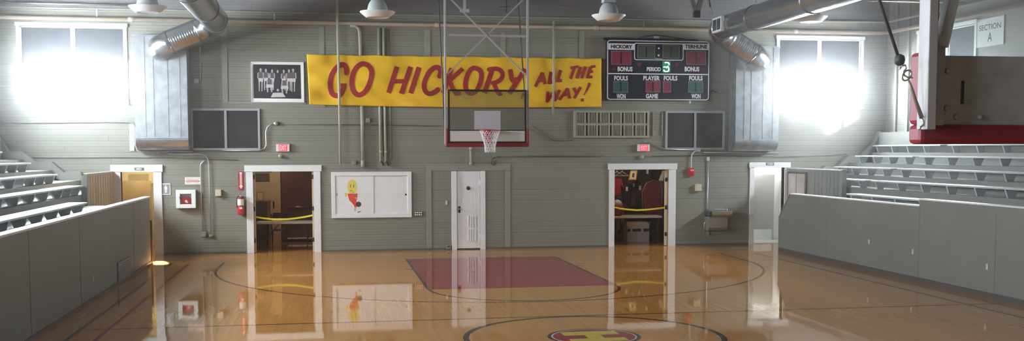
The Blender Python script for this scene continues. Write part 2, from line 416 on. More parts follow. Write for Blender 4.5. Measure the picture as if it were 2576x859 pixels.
for xx, s in ((D2[0], 1), (D2[1], -1)):
    b = B(); b.box(xx, xx+s*.045, YW+.03, YW+.2, .01, D2[3]-.01); finish(b, 'door_jamb', m_cream, t)
    hinges(t, xx+s*.02, (.32, 1.12, 1.93))
t = thing('door_3', None, None, (0, 0, 0), kind='structure'); casing(t, D3, .135, .135, 0, 0)
b = B(); x0, x1, z1 = D3[0], D3[1], D3[3]; w = x1-x0
b.box(x0+.01, x1-.01, YW+.015, YW+.055, .03, z1)
y = YW+.006
for (a, c, e, f) in ((.16, .80, 0, .14), (.16, .80, .44, .50), (.16, .80, .93, 1), (0, .16, 0, 1), (.80, 1, 0, 1)):
    b.box(x0+.01+(w-.02)*a, x0+.01+(w-.02)*c, y, YW+.02, .03+(z1-.03)*e, .03+(z1-.03)*f)
leaf = finish(b, 'door_leaf', m_white, t)
b = B()
for (ya, yb) in ((543, 571), (577, 608)):
    for xx in (1177, 1183, 1188, 1195):
        X0, X1, Z0, Z1 = RECT(xx, ya, xx+3.2, yb); b.box(X0, X1, YW-.006, YW+.02, Z0, Z1)
finish(b, 'louver', m_white, leaf, bevel=.003)
b = B(); X, Z = W(1178, 474); b.lathe((X, YW+.02, Z), [(.001, -.03), (.045, -.03), (.05, -.012), (.05, 0)], 20, 'Y'); finish(b, 'peephole', m_black, leaf)
b = B(); X, Z = W(1155.5, 528); b.box(X-.028, X+.028, YW-.004, YW+.01, Z-.085, Z+.085); kp = finish(b, 'lock_plate', m_black, leaf)
b = B(); b.lathe((X-.005, YW-.06, Z+.02), [(.004, -.01), (.028, 0), (.03, .015), (.012, .03), (.012, .06)], 14, 'Y'); finish(b, 'door_knob', mat('aged brass', (.2, .16, .1), .35, metal=1.), kp)
hinges(t, D3[1]-.005, (.35, 1.75), m_white, YW-.005)
b = B(); b.box(D3[0], D3[1], YW+.0, YW+.19, 0, .028); finish(b, 'door_gap_dark', m_black, t)  # black strip put in for the shade of the gap under the door
t = thing('door_4', None, None, (0, 0, 0), kind='structure'); casing(t, D4, .145, .2, .16, .03)
b = B(); b.box(D4[1]-.05, D4[1], YW+.03, YW+.2, .01, D4[3]-.01); finish(b, 'door_jamb', m_cream, t); hinges(t, D4[1]-.055, (.32, 1.05, 1.8))
t = thing('door_5', None, None, (0, 0, 0), kind='structure'); casing(t, D5, .13, .14, .14, .02)
b = B(); X0, X1, Z0, Z1 = RECT(1927, 409.5, 1947, 416.5, .05); b.box(X0, X1, YW-.062, YW-.05, Z0, Z1); p = finish(b, 'door_sign', MATS['sign grey'], t)
b = B(); put_text(b, 'WOMEN', X0+.03, X1-.03, Z0+.012, Z1-.012, YW-.0635); finish(b, 'lettering', m_paper, p)

b = B(); b.box(D3[0]-.3, D3[1]+.3, YW+.2, YW+.26, 0, D3[3]+.3); struct('door_light_stop', b, m_black)  # black panel added behind the door to stop sky light at its gaps
# rooms behind the doors
def room(n, x0, x1, y1, z1, mw, parts=True):
    y0 = YW+.2
    b = B(); b.box(x0-.1, x0, y0, y1, 0, z1); b.box(x1, x1+.1, y0, y1, 0, z1); b.box(x0-.1, x1+.1, y1, y1+.1, 0, z1); struct('wall_room_%d' % n, b, mw)
    b = B(); b.box(x0-.1, x1+.1, y0, y1+.1, z1, z1+.1); struct('ceiling_room_%d' % n, b, mw)
m_rw = mat('white restroom paint', (.75, .76, .75), .5); m_ry = mat('tan restroom paint', (.50, .41, .25), .5)
m_st = mat('dark storeroom paint', (.11, .06, .045), .6, noise=.2)
room(1, D1[0]-.6, D1[1]+.35, 30.6, 2.7, m_ry)
room(2, D2[0]-.6, D2[1]+.6, 31.2, 2.7, m_st)
room(3, D4[0]-.5, D4[1]+.5, 31.0, 2.7, m_st)
room(4, D5[0]-.65, D5[1]+.5, 30.4, 2.7, m_rw)
b = B(); b.box(D5[0]-.65, D5[1]+.5, YW+.2, 30.4, 0, .012); struct('floor_restroom', b, mat('pale restroom tile', (.55, .57, .56), .3))

# ------------------------------------------------------------- court markings
def ring(b, x, y, r0, r1, z, a0=0, a1=2*PI, n=96):
    for i in range(n):
        p, q = a0+(a1-a0)*i/n, a0+(a1-a0)*(i+1)/n
        b.poly([(x+r0*math.cos(p), y+r0*math.sin(p), z), (x+r1*math.cos(p), y+r1*math.sin(p), z), (x+r1*math.cos(q), y+r1*math.sin(q), z), (x+r0*math.cos(q), y+r0*math.sin(q), z)])
YB, YC, KL = 25.505, 14.36, 5.72
def strip(b, x0, y0, x1, y1, w, z):
    a, c = Vector((x0, y0)), Vector((x1, y1)); t = (c-a).normalized(); n = Vector((-t.y, t.x))*w/2
    b.poly([(*(a+n), z), (*(c+n), z), (*(c-n), z), (*(a-n), z)])
def mark(name, b, m): return finish(b, name, m, floor, recalc=False)
def flip_up(b):
    for f in b.bm.faces:
        f.normal_update()
        if f.normal.z < 0: f.normal_flip()
    return b
for sgn, yb in ((1, YB), (-1, 2*YC-YB)):
    yf = yb-sgn*KL
    b = B(); b.box(CX-1.78, CX+1.78, min(yb, yf), max(yb, yf), .0002, .001); mark('painted_key', flip_up(b), m_lred)
    b = B()
    for s in (-1, 1): strip(b, CX+s*1.81, yb, CX+s*1.81, yf, .06, .0014)
    ring(b, CX, yf, 1.77, 1.83, .0016, PI if sgn > 0 else 0, 2*PI if sgn > 0 else PI)
    for s in (-1, 1): strip(b, CX+s*1.99, yb-sgn*2.2, CX+s*1.83, yb-sgn*2.2, .12, .0014)
    mark('lane_line', flip_up(b), m_lblack)
    b = B(); yr = yb-sgn*1.6; R3 = 6.074
    ring(b, CX, yr, R3-.055, R3, .0012, PI if sgn > 0 else 0, 2*PI if sgn > 0 else PI)
    for s in (-1, 1): strip(b, CX+s*(R3-.027), yr, CX+s*(R3-.027), yb, .055, .0012)
    mark('three_point_line', flip_up(b), m_lblack)
    b = B(); strip(b, -3.5, YC+sgn*1.86, 11.2, YC+sgn*1.86, .05, .0013); mark('division_line', flip_up(b), m_lblack)
b = B(); ring(b, CX, YC, 1.75, 1.83, .0016); ring(b, CX, YC, .60, .65, .0017); mark('center_circle', flip_up(b), m_lblack)
b = B(); ring(b, CX, YC, .001, .60, .0016); mark('logo_disc', flip_up(b), m_lred)
b = B(); ring(b, CX, YC, .575, .60, .0020); mark('logo_ring', flip_up(b), m_lwhite)
def hlogo(b, z):
    # block letter with slab feet, its uprights running across the court
    for x0, x1, y0, y1 in ((-.40, .40, .11, .40), (-.40, .40, -.39, -.15), (-.115, .115, -.15, .11)):
        b.box(CX+x0, CX+x1, YC+y0, YC+y1, z-.0003, z)
b = B(); hlogo(b, .0024); mark('logo_letter', flip_up(b), m_lyel)
for s in (-1, 1):
    xs = -3.585 if s < 0 else 10.56
    b = B(); strip(b, xs, 2*YC-YB, xs, YB, .06, .0011); mark('sideline', flip_up(b), m_lblack)
b = B(); strip(b, -3.185, 2*YC-YB, -3.185, YB, .06, .0011); mark('red_sideline', flip_up(b), m_lred)
# ------------------------------------------------- barriers, screens, bleachers
XBL, XBR = -4.049, 11.408
def barrier_left():
    y1 = atX(378, 580, XBL).y; y0 = 5.5; zt = 1.553
    t = thing('barrier_wall', 'long grey plywood barrier with pale top cap along the left edge of the court', 'barrier', (XBL-.06, (y0+y1)/2, 0))
    b = B(); b.box(XBL-.12, XBL, y0, y1, 0, zt-.035); finish(b, 'panel', m_barrier, t)
    b = B(); b.box(XBL-.15, XBL+.02, y0, y1+.02, zt-.035, zt); finish(b, 'cap', m_capw, t, bevel=.006)
    b = B(); b.box(XBL, XBL+.02, y0, y1, 0, .06); finish(b, 'base_strip', mat('dark red base strip', (.07, .03, .025), .4), t)
    b = B(); b.box(XBL-.13, XBL+.03, y1, y1+.07, 0, 1.0); finish(b, 'end_post', m_wood, t)
    a, c = atX(295, 690, XBL), atX(325, 665, XBL); y0g, y1g = a.y, c.y
    zt2, zb = atX(310, 653, XBL).z, atX(310, 706, XBL).z
    b = B(); b.box(XBL, XBL+.012, y0g, y1g, zb, zt2); g = finish(b, 'vent_grille', mat('grille grey', (.10, .105, .10), .5), t)
    b = B(); n = 9
    for i in range(n):
        z = zb+.03+(zt2-zb-.06)*i/(n-1); b.box(XBL+.01, XBL+.022, y0g+.02, y1g-.02, z-.009, z+.009)
    finish(b, 'slat', m_grey, g)
    for y in (atX(203, 700, XBL).y, atX(75, 700, XBL).y, atX(300, 700, XBL).y+1.7):
        b = B(); b.box(XBL, XBL+.004, y-.01, y+.01, .06, zt-.035); finish(b, 'seam_strip', m_barrier, t)
    p = atX(233, 703, XBL); b = B(); b.box(XBL, XBL+.01, p.y-.035, p.y+.035, p.z-.055, p.z+.055); finish(b, 'outlet_plate', m_bench, t)
barrier_left()
def barrier_right():
    y1 = atX(1960, 590, XBR).y; ys = atX(2313, 520, XBR).y; y0 = 5.5; zl, zh = 1.484, 1.616
    yc = atX(1988, 492, XBR).y; zc = atX(1960, 548, XBR).z
    t = thing('barrier_wall', 'long grey plywood barrier with chamfered far corner along the right edge of the court', 'barrier', (XBR+.06, (y0+y1)/2, 0))
    b = B(); b.prism([(y0, 0), (y1, 0), (y1, zc), (yc, zl), (ys, zl), (ys, zh), (y0, zh)], 'X', XBR, XBR+.12); finish(b, 'panel', m_barrier, t)
    b = B(); b.box(XBR-.015, XBR+.15, ys, yc, zl, zl+.025); b.box(XBR-.015, XBR+.15, y0, ys, zh, zh+.025); finish(b, 'cap', m_capw, t)
    b = B(); b.beam((XBR+.06, yc, zl+.012), (XBR+.06, y1+.01, zc), .16, .025, (0, 1, 1)); b.box(XBR-.01, XBR+.13, y1, y1+.025, 0, zc); finish(b, 'end_trim', m_grey, t)
    b = B(); b.box(XBR-.02, XBR, y0, y1, 0, .09); finish(b, 'base_strip', mat('dark base board', (.07, .06, .06), .4), t)
    for y in (ys, ys-2.44, yc-2.0):
        b = B(); b.box(XBR-.004, XBR, y-.01, y+.01, .09, zl); finish(b, 'seam_strip', m_barrier, t)
    for px, py in ((2297, 634), (2187, 609), (2484, 672)):
        p = atX(px, py, XBR); b = B(); b.box(XBR-.01, XBR, p.y-.03, p.y+.03, p.z-.05, p.z+.05); finish(b, 'outlet_plate', m_bench, t)
barrier_right()

# ribbed screens in front of the washroom doors
def screen(X, s, m, label):
    y0, y1, z = 24.55, YW-.02, 2.08
    t = thing('screen_wall', label, 'screen', (X, (y0+y1)/2, 0))
    b = B(); b.box(X, X+s*.08, y0, y1, 0, z); finish(b, 'panel', m, t)
    b = B(); n = 7 if s > 0 else 10
    for i in range(n):
        y = y0+.25+(1.3 if s > 0 else 2.5)*i/(n-1); w = random.uniform(.02, .07)
        b.box(X-s*.008, X, y-w, y+w, 0, z-.03)
    finish(b, 'batten', m, t)
    b = B(); b.box(X-.06, X+.06, y0-.10, y0, 0, z+.02); finish(b, 'end_post', m_sage, t)
    b = B(); b.box(X-.05, X+.05+s*.05, y0-.1, y1, z, z+.02); finish(b, 'cap', m_capw, t)
    return t
screen(2*CX-12.5, -1, m_tan, 'ribbed plywood privacy screen in warm-lit tan beside the men washroom doorway')  # warm light falling on this screen is put into its tan colour
tr = screen(12.5, 1, m_grey, 'grey ribbed privacy screen beside the women washroom doorway')
ya, yb = atX(2030, 470, 12.49).y, atX(1984, 470, 12.49).y
b = B(); b.box(12.455, 12.49, ya, yb, .95, 2.0); cb = finish(b, 'notice_case', m_wood, tr)
b = B(); ym = (ya+yb)/2
for a, c in ((ya+.06, ym-.015), (ym+.015, yb-.06)): b.box(12.447, 12.455, a, c, 1.0, 1.95)
finish(b, 'case_panel', mat('pinkish notice panel', (.42, .37, .33), .6, noise=.1, nscale=8), cb)

ROWS_R = [(12.0, 1.57), (12.7, 1.87), (13.4, 2.15), (14.1, 2.44), (14.8, 2.72)]
ROWS_L = [(-4.62, 1.609), (-5.27, 1.85), (-5.92, 2.09), (-6.57, 2.338), (-7.22, 2.59)]
ORD = ['lowest', 'second', 'third', 'fourth', 'topmost']
def stand(rows, s, xwall, xb, side):
    y0, y1 = 6.0, YW-.06
    prof = [(xb+s*.16, 0), (xb+s*.16, rows[0][1]-.50)]
    pz = rows[0][1]-.50
    for x, z in rows:
        prof += [(x, pz), (x, z-.2)]; pz = z-.2
    prof += [(xwall-s*.36, pz), (xwall-s*.36, pz+.55), (xwall-s*.06, pz+.55), (xwall-s*.06, 0)]
    yend = y1-.25; yfirst = 24.4
    t = thing('bleacher_platform', 'grey stepped plywood platform carrying the %s-hand bleacher benches' % side, 'bleachers', ((xb+xwall)/2, (y0+y1)/2, 0))
    b = B(); b.prism(prof, 'Y', y0, yfirst); finish(b, 'steps', m_grey, t)
    pz = rows[0][1]-.2
    x2 = s*max(s*(rows[1][0]-s*.02), s*(CX+s*8.97)); p2 = [(x2, 0), (x2, pz)]
    for x, z in rows[1:]:
        x = s*max(s*x, s*x2); p2 += [(x, pz), (x, z-.2)]; pz = z-.2
    p2 += prof[-4:]
    b = B(); b.prism(p2, 'Y', yfirst, yend); finish(b, 'steps', m_grey, t)
    # sloping sawtooth stringer against the end wall
    lim = lambda x: s*max(s*x, s*(CX+s*8.97))
    saw = [(lim(rows[1][0]-s*.25), 0)]
    for (x, z), (xn, zn) in zip(rows[1:], rows[2:]+[(xwall-s*.36, rows[-1][1]+.35)]):
        saw += [(lim(x-s*.28), z-.28), (lim(x+s*.02), z), (xn-s*.28, z)]
    saw += [(xwall-s*.5, rows[-1][1]), (xwall-s*.3, rows[-1][1]+.38), (xwall-s*.06, rows[-1][1]+.38), (xwall-s*.06, 0)]
    b = B(); b.prism(saw, 'Y', yend, y1-.02); finish(b, 'stringer', m_grey, t)
    ex = {1: [(23.3, None), (23.46, 26.6), (23.55, 26.75), (23.75, 26.95), (23.7, 27.3)], -1: [(21.7, None), (21.8, 24.45), (22.0, 25.0), (22.3, 25.4), (22.6, 25.6)]}[s]
    for i, (x, z) in enumerate(rows):
        secs = [(7.0, ex[i][0], 'near')]
        if ex[i][1]: secs.append((ex[i][0]+.3, ex[i][1], 'far'))
        for a, c, nm in secs:
            where = 'beside the end wall' if nm == 'far' else 'long section nearer the camera'
            lt = thing('bleacher_bench', 'grey bleacher bench, %s row of the %s-hand stand, %s' % (ORD[i], side, where), 'bench', (x+s*.15, (a+c)/2, z-.2), 'bleacher benches')
            b = B(); b.box(x-s*.03, x+s*.32, a, c, z-.035, z); finish(b, 'seat_plank', m_bench, lt, bevel=.005)
            y = c-.12
            while y > a+.1:
                b = B(); b.prism([(x, z-.035), (x+s*.28, z-.035), (x+s*.20, z-.2), (x+s*.06, z-.199)], 'Y', y-.05, y); finish(b, 'bracket', m_bench, lt)
                y -= .98 if nm == 'near' else .78
stand(ROWS_L, -1, XL, XBL-.12, 'left'); stand(ROWS_R, 1, XR, XBR+.12, 'right')

# ------------------------------------------------------------------ ductwork
def duct_box(px0, px1, ptop, pbot, label, dd=.5):
    X0, X1, Z0, Z1 = RECT(px0, ptop, px1, pbot, dd)
    yf = YW-dd; r = .30
    t = thing('air_handler_duct', label, 'duct', ((X0+X1)/2, YW-dd/2, Z0))
    prof = [(YW-.005, Z1), (yf, Z1), (yf, Z0+r)]+[(yf+r*.9*(1-math.cos(a)), Z0+r*(1-math.sin(a))) for a in [PI/2*i/8 for i in range(1, 9)]]+[(YW-.005, Z0)]
    b = B(); b.prism(prof, 'X', X0, X1)
    for f in b.bm.faces: f.smooth = False
    finish(b, 'casing', m_steel, t)
    b = B()
    for k in (.20, .36, .63, .86): x = X0+(X1-X0)*k; b.box(x-.008, x+.008, yf-.014, yf, Z0+r+.03, Z1-.02)
    finish(b, 'standing_seam', m_steel, t)
    zm = Z0+(Z1-Z0)*.55
    for (dx, dy, za, zb_) in ((.012, .022, zm-.02, zm+.02), (.010, .012, Z1-.03, Z1+.01), (.006, .016, Z0+r-.012, Z0+r+.02)):
        b = B(); b.box(X0-dx, X1+dx, yf-dy, YW-.01, za, zb_); finish(b, 'flange', m_steel, t)
    return t, X0, X1, Z0, Z1
duct_box(338, 471, 89, 378, 'tall flat galvanized duct box left of the picture of the team')
duct_box(1851, 1960, 117, 381, 'tall flat galvanized duct box at the right window')
def arc(p0, pc, p1, n=8):
    return [((1-t)**2)*Vector(p0)+2*t*(1-t)*Vector(pc)+t*t*Vector(p1) for t in [i/n for i in range(n+1)]]
def spiral_duct(pel, pend, label, r=.295):
    YP = YW-.95
    e = atY(*pel, YP); c = atY(*pend, YP)
    t = thing('spiral_duct', label, 'duct', (e.x, 15, e.z-r))
    dirv = (c-e).normalized()
    b = B(); a = Vector((e.x, YP-.62, e.z)); b.tube([(e.x, -1.5, e.z)]+[(e.x, y, e.z) for y in range(1, 26)]+[a], r*.97, 28)
    trunk = finish(b, 'trunk', m_steelr, t)
    b = B(); b.tube(arc(a, e, e+dirv*.55, 10), r, 28); finish(b, 'elbow', m_steelr, t)
    b = B(); st = e+dirv*.5; en = c-dirv*.28; n = 60; pts = []; rs = []
    for i in range(n+1):
        pts.append(st.lerp(en, i/n)); rs.append(r+(.006 if i % 5 == 0 else 0))
    b.tube(pts, rs, 28); finish(b, 'ribbed_section', m_steelr, t)
    b = B(); b.tube(arc(en, c+dirv*.05, Vector((c.x+dirv.x*.05, YW-.5, c.z+dirv.z*.02)), 10), r*1.0, 28); finish(b, 'end_elbow', m_steelr, t)
    for y in (15, 18, 21, 24):
        b = B(); b.tube([(e.x, y-.02, e.z), (e.x, y+.02, e.z)], r+.008, 28); finish(b, 'joint_band', m_steelr, t)
    for y in (8, 16, 24):
        b = B(); b.box(e.x-.012, e.x+.012, y-.002, y+.002, e.z+r-.02, ZC); finish(b, 'hanger_strap', m_conduit, t)
    return t, e
tL, eL = spiral_duct((548, 58), (402, 118), 'round silver spiral duct descending to the left duct box')
tR, eR = spiral_duct((1797, 76), (1914, 149), 'round silver spiral duct descending to the right duct box')
# register on the side of the right trunk
a = atX(1793, 60, eR.x-.33); c = atX(1817, 60, eR.x-.33); y0, y1 = sorted((a.y, c.y)); y1 = min(y1, YW-1.5); y0 = y1-.62
z0, z1 = eR.z-.17, eR.z+.19
b = B(); b.box(eR.x-.345, eR.x-.26, y0, y1, z0, z1); g = finish(b, 'register', m_trimw, tR)
b = B(); ym = (y0+y1)/2
for p, q in ((y0+.05, ym-.02), (ym+.02, y1-.05)): b.box(eR.x-.352, eR.x-.344, p, q, z0+.045, z1-.045)
finish(b, 'register_opening', m_dark, g)

# --------------------------------------------------------------- pipes, conduits
def pipe(name, label, pts, r, m, cat='pipe', n=10):
    b = B(); b.tube(pts, r, n); return tag(finish(b, name, m), label, cat)
def wp(x, y, d): p = atY(x, y, YW-d); return Vector((p.x, p.y, p.z))
zp = 5.805
ends = [wp(0, 43.6, .12), wp(2228, 86, .12)]
t = thing('sprinkler_pipe', 'thick cream sprinkler main running along the end wall above the windows and down both sides', 'pipe', (CX, YW-.12, zp-.05))
b = B(); b.tube([(XL+.13, 4, zp), (XL+.13, YW-.25, zp), (XL+.25, YW-.12, zp), (XR-.25, YW-.12, zp), (XR-.13, YW-.25, zp), (XR-.13, 4, zp)], .05, 14); finish(b, 'main', m_pipe, t)
for x in (330, 700, 1100, 1500, 2000):
    p = wp(x, 50, .12); b = B(); b.lathe((p.x-.07, YW-.12, zp), [(.05, 0), (.062, .01), (.062, .13), (.05, .14)], 14, 'X'); finish(b, 'coupling', m_pipe, t)
for x in (244, 690, 1620):
    p = wp(x, 50, .12); b = B(); b.box(p.x-.015, p.x+.015, YW-.13, YW-.11, zp+.04, ZG-.05); finish(b, 'hanger', m_conduit, t)
z2 = ZG+.02
pipe('branch_pipe', 'thin cream pipe on the ledge above the right window', [(10.9, YW-.14, z2), (XR-.2, YW-.14, z2), (XR-.1, YW-.3, z2), (XR-.1, 10, z2)], .028, m_pipe)
pipe('branch_pipe', 'thin grey pipe on the ledge above the left window', [(XL+.05, YW-.14, z2+.05), (-4.2, YW-.14, z2+.05)], .025, m_conduit)
pipe('conduit_pole', 'thin pale vertical pole crossing the first letter of the yellow banner', [wp(847.5, -6, .2), wp(849, 60, .2), wp(853.5, 250, .2), wp(856.5, 412, .2)], .033, m_pipesage)
p = [wp(880, 64, .14), wp(893, 65, .13), wp(902, 72, .12), wp(905, 84, .12), wp(906.5, 130, .05), wp(909.5, 262, .05), wp(910.5, 290, .09), wp(912.5, 408, .09)]
t = thing('vent_pipe', 'thick pale pipe bending out of the sprinkler main and passing behind the yellow banner', 'pipe', p[-1])
b = B(); b.tube(p, .04, 14); finish(b, 'riser', m_pipesage, t)
b = B(); b.tube([wp(912.3, 404, .09), wp(912.7, 421, .09)], .048, 14); finish(b, 'socket', m_pipesage, t)
for (x0, x1, lab) in ((952.5, 957.8, 'left of two pale riser pipes ending above the bulletin board'), (964.8, 970.6, 'right of two pale riser pipes ending above the bulletin board')):
    t = thing('riser_pipe', lab, 'pipe', wp(x1, 410, .08), 'twin riser pipes')
    b = B(); b.tube([wp(x0, 70, .08), wp(x0+(x1-x0)*.5, 265, .06), wp(x1, 408, .08)], .030, 12); finish(b, 'riser', m_pipesage, t)
    b = B(); q = wp(x1, 382, .08); b.tube([q-Vector((0, 0, .03)), q+Vector((0, 0, .03))], .037, 12); finish(b, 'coupling', m_pipesage, t)
    b = B(); q = wp(x1+3.5, 409, .09); b.tube([q+Vector((-.05, 0, .03)), q, q+Vector((.03, 0, -.05))], .022, 8); b.lathe(q+Vector((.03, 0, -.09)), [(.01, 0), (.035, .01), (.035, .03), (.01, .04)], 10); finish(b, 'valve', m_black, t)
pipe('cable', 'dark vertical cable between the twin riser pipes', [wp(958.5, 70, .03), wp(961.5, 270, .03), wp(965, 395, .03)], .009, m_rope, 'cable')
pipe('cable', 'thin grey cable just right of the twin riser pipes', [wp(977, 75, .03), wp(981, 270, .03), wp(984, 402, .03)], .008, m_conduit, 'cable')
pipe('conduit_pole', 'thin pale vertical pole crossing the words ALL THE WAY on the banner', [wp(1393.5, 52, .2), wp(1392.5, 180, .2), wp(1391.5, 287, .2)], .03, m_pipesage)
t = thing('stub_pipe', 'short pale vertical pipe directly below the far backboard', 'pipe', wp(1185, 418, .06))
b = B(); b.tube([wp(1184, 372, .06), wp(1185, 416, .06)], .028, 12); finish(b, 'riser', m_pipesage, t)
b = B()
for y in (374, 412): q = wp(1184.5, y, .06); b.tube([q-Vector((0, 0, .03)), q+Vector((0, 0, .03))], .042, 12)
finish(b, 'coupling', m_pipesage, t)
def jbox(px, py, w, h, label, m=m_conduit, d=.07, round_=False, cat='junction box', name='junction_box'):
    X, Z = W(px, py, d); b = B()
    if round_: b.lathe((X, YW-d, Z), [(.001, 0), (w*.9, 0), (w, .012), (w, d)], 20, 'Y')
    else: b.box(X-w, X+w, YW-d, YW, Z-h, Z+h)
    return tag(finish(b, name, m, bevel=0 if round_ else .006), label, cat)
jbox(926, 303, .05, .055, 'small grey metal box on the wall right of the thick pale pipe')
jbox(891, 409, .05, .05, 'small grey metal box on the wall just above the bulletin board')
jbox(1246, 394, .05, .025, 'small grey junction box under the basketball net')
pipe('cable', 'dark cable loop hanging from the box under the net', [wp(1245, 396, .05), wp(1238, 402, .05), wp(1236, 412, .03), wp(1243, 416, .03), wp(1247, 404, .04)], .012, m_rope, 'cable')
pipe('conduit', 'thin dark horizontal conduit right of the box under the net', [wp(1250, 394, .04), wp(1360, 393, .04), wp(1520, 392, .04)], .010, m_dusty, 'conduit')
jbox(694, 311, .055, .055, 'round grey junction box above the left exit sign', round_=True)
pipe('conduit', 'thin curved conduit left of the left exit sign', [wp(690, 312, .04), wp(681, 313, .04), wp(672, 321, .04), wp(668, 335, .04), wp(669, 350, .04), wp(670, 365, .04), wp(665, 374, .04), wp(652, 379, .04), wp(560, 379, .04)], .013, m_conduit, 'conduit')
pipe('conduit', 'thin long conduit running right from the round box above the left exit sign', [wp(700, 312, .03), wp(850, 314, .03), wp(1110, 317, .03)], .010, m_dusty, 'conduit')
pipe('conduit', 'thin grey cable sloping down to the right of the far backboard', [wp(1335, 317, .03), wp(1392, 354, .03), wp(1440, 353, .03)], .012, m_dusty, 'conduit')
jbox(705, 393, .05, .05, 'round grey bell below the left exit sign', m_pipesage, round_=True)
jbox(1616, 395, .05, .05, 'round grey bell below the right exit sign', m_pipesage, round_=True)
pipe('conduit', 'thin conduit sloping from the right exit sign toward the right dark vent', [wp(1622, 358, .04), wp(1634, 357, .04), wp(1673, 376, .04), wp(1756, 378, .04)], .013, m_conduit, 'conduit')
jbox(1759, 378, .045, .05, 'small grey box above the red fire alarm')
pipe('conduit', 'thin curved conduit feeding the red fire alarm', [wp(1756, 380, .05), wp(1748, 381, .05), wp(1741, 388, .05), wp(1739, 402, .05), wp(1739, 424, .05)], .014, m_capw, 'conduit')
pipe('conduit', 'pale horizontal conduit under the right dark vent and duct box', [wp(1770, 384, .04), wp(1845, 385, .04), wp(1960, 386, .04)], .014, m_conduit, 'conduit')
pipe('wire', 'thin wire sagging along the wall above the women washroom door', [wp(1640, 393, .03), wp(1780, 391, .03), wp(1880, 393, .03), wp(1960, 396, .03), wp(2080, 392, .03), wp(2130, 388, .03)], .007, m_rope, 'wire')
t = thing('raceway', 'slim vertical metal raceway dropping to the drinking fountain', 'conduit', wp(1780.5, 592, .03))
b = B(); q = wp(1781.5, 400, .03); b.box(q.x-.03, q.x+.03, YW-.06, YW, q.z-.05, q.z+.05); finish(b, 'top_box', m_capw, t)
b = B(); b.tube([wp(1781, 404, .03), wp(1780.5, 500, .03), wp(1780, 585, .03)], .015, 8); finish(b, 'channel', m_conduit, t)
b = B(); q = wp(1780, 588, .04); b.box(q.x-.035, q.x+.035, YW-.07, YW, q.z-.05, q.z+.05); finish(b, 'bottom_box', m_conduit, t)
# left side runs
pipe('conduit', 'pale conduit crossing the wall from the left edge and bending under the left duct box', [wp(-40, 310, .05), wp(228, 307, .05), wp(322, 307, .05), wp(335, 312, .05), wp(339, 322, .05), wp(340, 365, .05), wp(344, 378, .05), wp(356, 384, .05), wp(404, 385.5, .05)], .016, m_conduit, 'conduit')
q0, q1 = wp(325, 312, .02), wp(338, 380, .02)
b = B(); b.box(q0.x, q1.x, YW-.03, YW, q1.z, q0.z); tag(finish(b, 'backing_board', m_capw), 'narrow pale board behind the conduit left of the left duct box', 'board')
t = thing('conduit_drop', 'silver conduit running under the left duct box and down the wall beside the white cabinet', 'conduit', wp(530, 597, .04))
b = B(); b.tube([wp(352, 381, .05), wp(424, 382, .05)], .022, 8); b.tube([wp(424, 381, .05), wp(485, 381.5, .05)], .020, 8); finish(b, 'flex_run', m_steel, t)
b = B(); b.tube([wp(424, 388.5, .05), wp(503, 389, .05), wp(515, 391, .05), wp(522, 399, .05), wp(524.5, 410, .05), wp(527, 480, .05), wp(530.5, 590, .05)], .014, 8); finish(b, 'run', m_conduit, t)
b = B(); X, Z = W(530.5, 594, .05); b.lathe((X, YW-.06, Z), [(.001, 0), (.043, 0), (.045, .01), (.045, .06)], 16, 'Y'); finish(b, 'outlet_box', m_sage, t)
t = thing('conduit_drop', 'shorter silver conduit ending in a square outlet box left of its neighbour', 'conduit', wp(512, 590, .04))
b = B(); b.tube([wp(521, 404, .04), wp(512, 406, .04), wp(505, 413, .04), wp(504, 424, .04), wp(506.5, 500, .04), wp(510, 585, .04)], .013, 8); finish(b, 'run', m_conduit, t)
b = B(); X, Z = W(512, 590, .06); b.box(X-.06, X+.06, YW-.06, YW, Z-.065, Z+.065); finish(b, 'outlet_box', m_sage, t, bevel=.006)
pipe('conduit', 'thin grey conduit along the wall above the left bleachers', [wp(37, 404, .03), wp(52, 400, .03), wp(68, 396.5, .03), wp(200, 396, .03), wp(400, 396, .03), wp(600, 403, .03)], .009, m_grey, 'conduit')
pipe('conduit', 'thin vertical conduit with a small box right of the left duct box', [wp(503, 118, .04), wp(504, 205, .04)], .014, m_pipesage, 'conduit')
jbox(494, 204, .06, .055, 'small dark junction box right of the left duct box', m_frame)
jbox(2084+0, -30, .05, .05, 'small grey box high on the gable boards', m_frame)

# dark boarded vents and the slatted grille
def dark_vent(V, label):
    X0, X1, Z0, Z1 = V; t = thing('return_air_vent', label, 'vent', ((X0+X1)/2, YW-.02, Z0))
    b = B(); b.box(X0, X1, YW-.02, YW-.002, Z0, Z1); finish(b, 'screen', m_screen, t)
    w = .055; b = B()
    b.box(X0-w, X0, YW-.05, YW, Z0-w, Z1+w); b.box(X1, X1+w, YW-.05, YW, Z0-w, Z1+w); b.box(X0, X1, YW-.05, YW, Z1, Z1+w); b.box(X0, X1, YW-.05, YW, Z0-w, Z0)
    finish(b, 'frame', m_frame, t, bevel=.004)
    xm = (X0+X1)/2; b = B(); b.box(xm-.03, xm+.03, YW-.045, YW-.015, Z0, Z1); finish(b, 'mullion', m_frame, t)
dark_vent(VL, 'dark two-panel vent with grey frame right of the left duct box')
dark_vent(VR, 'dark two-panel vent with grey frame below the scoreboard')
X0, X1, Z0, Z1 = RECT(1444, 279, 1633, 347, .06)
t = thing('slatted_grille', 'wide sage painted wooden grille of vertical slats below the end of the banner', 'grille', ((X0+X1)/2, YW-.04, Z0))
b = B(); b.box(X0+.02, X1-.02, YW-.012, YW-.002, Z0+.02, Z1-.02); finish(b, 'backing', m_black, t)
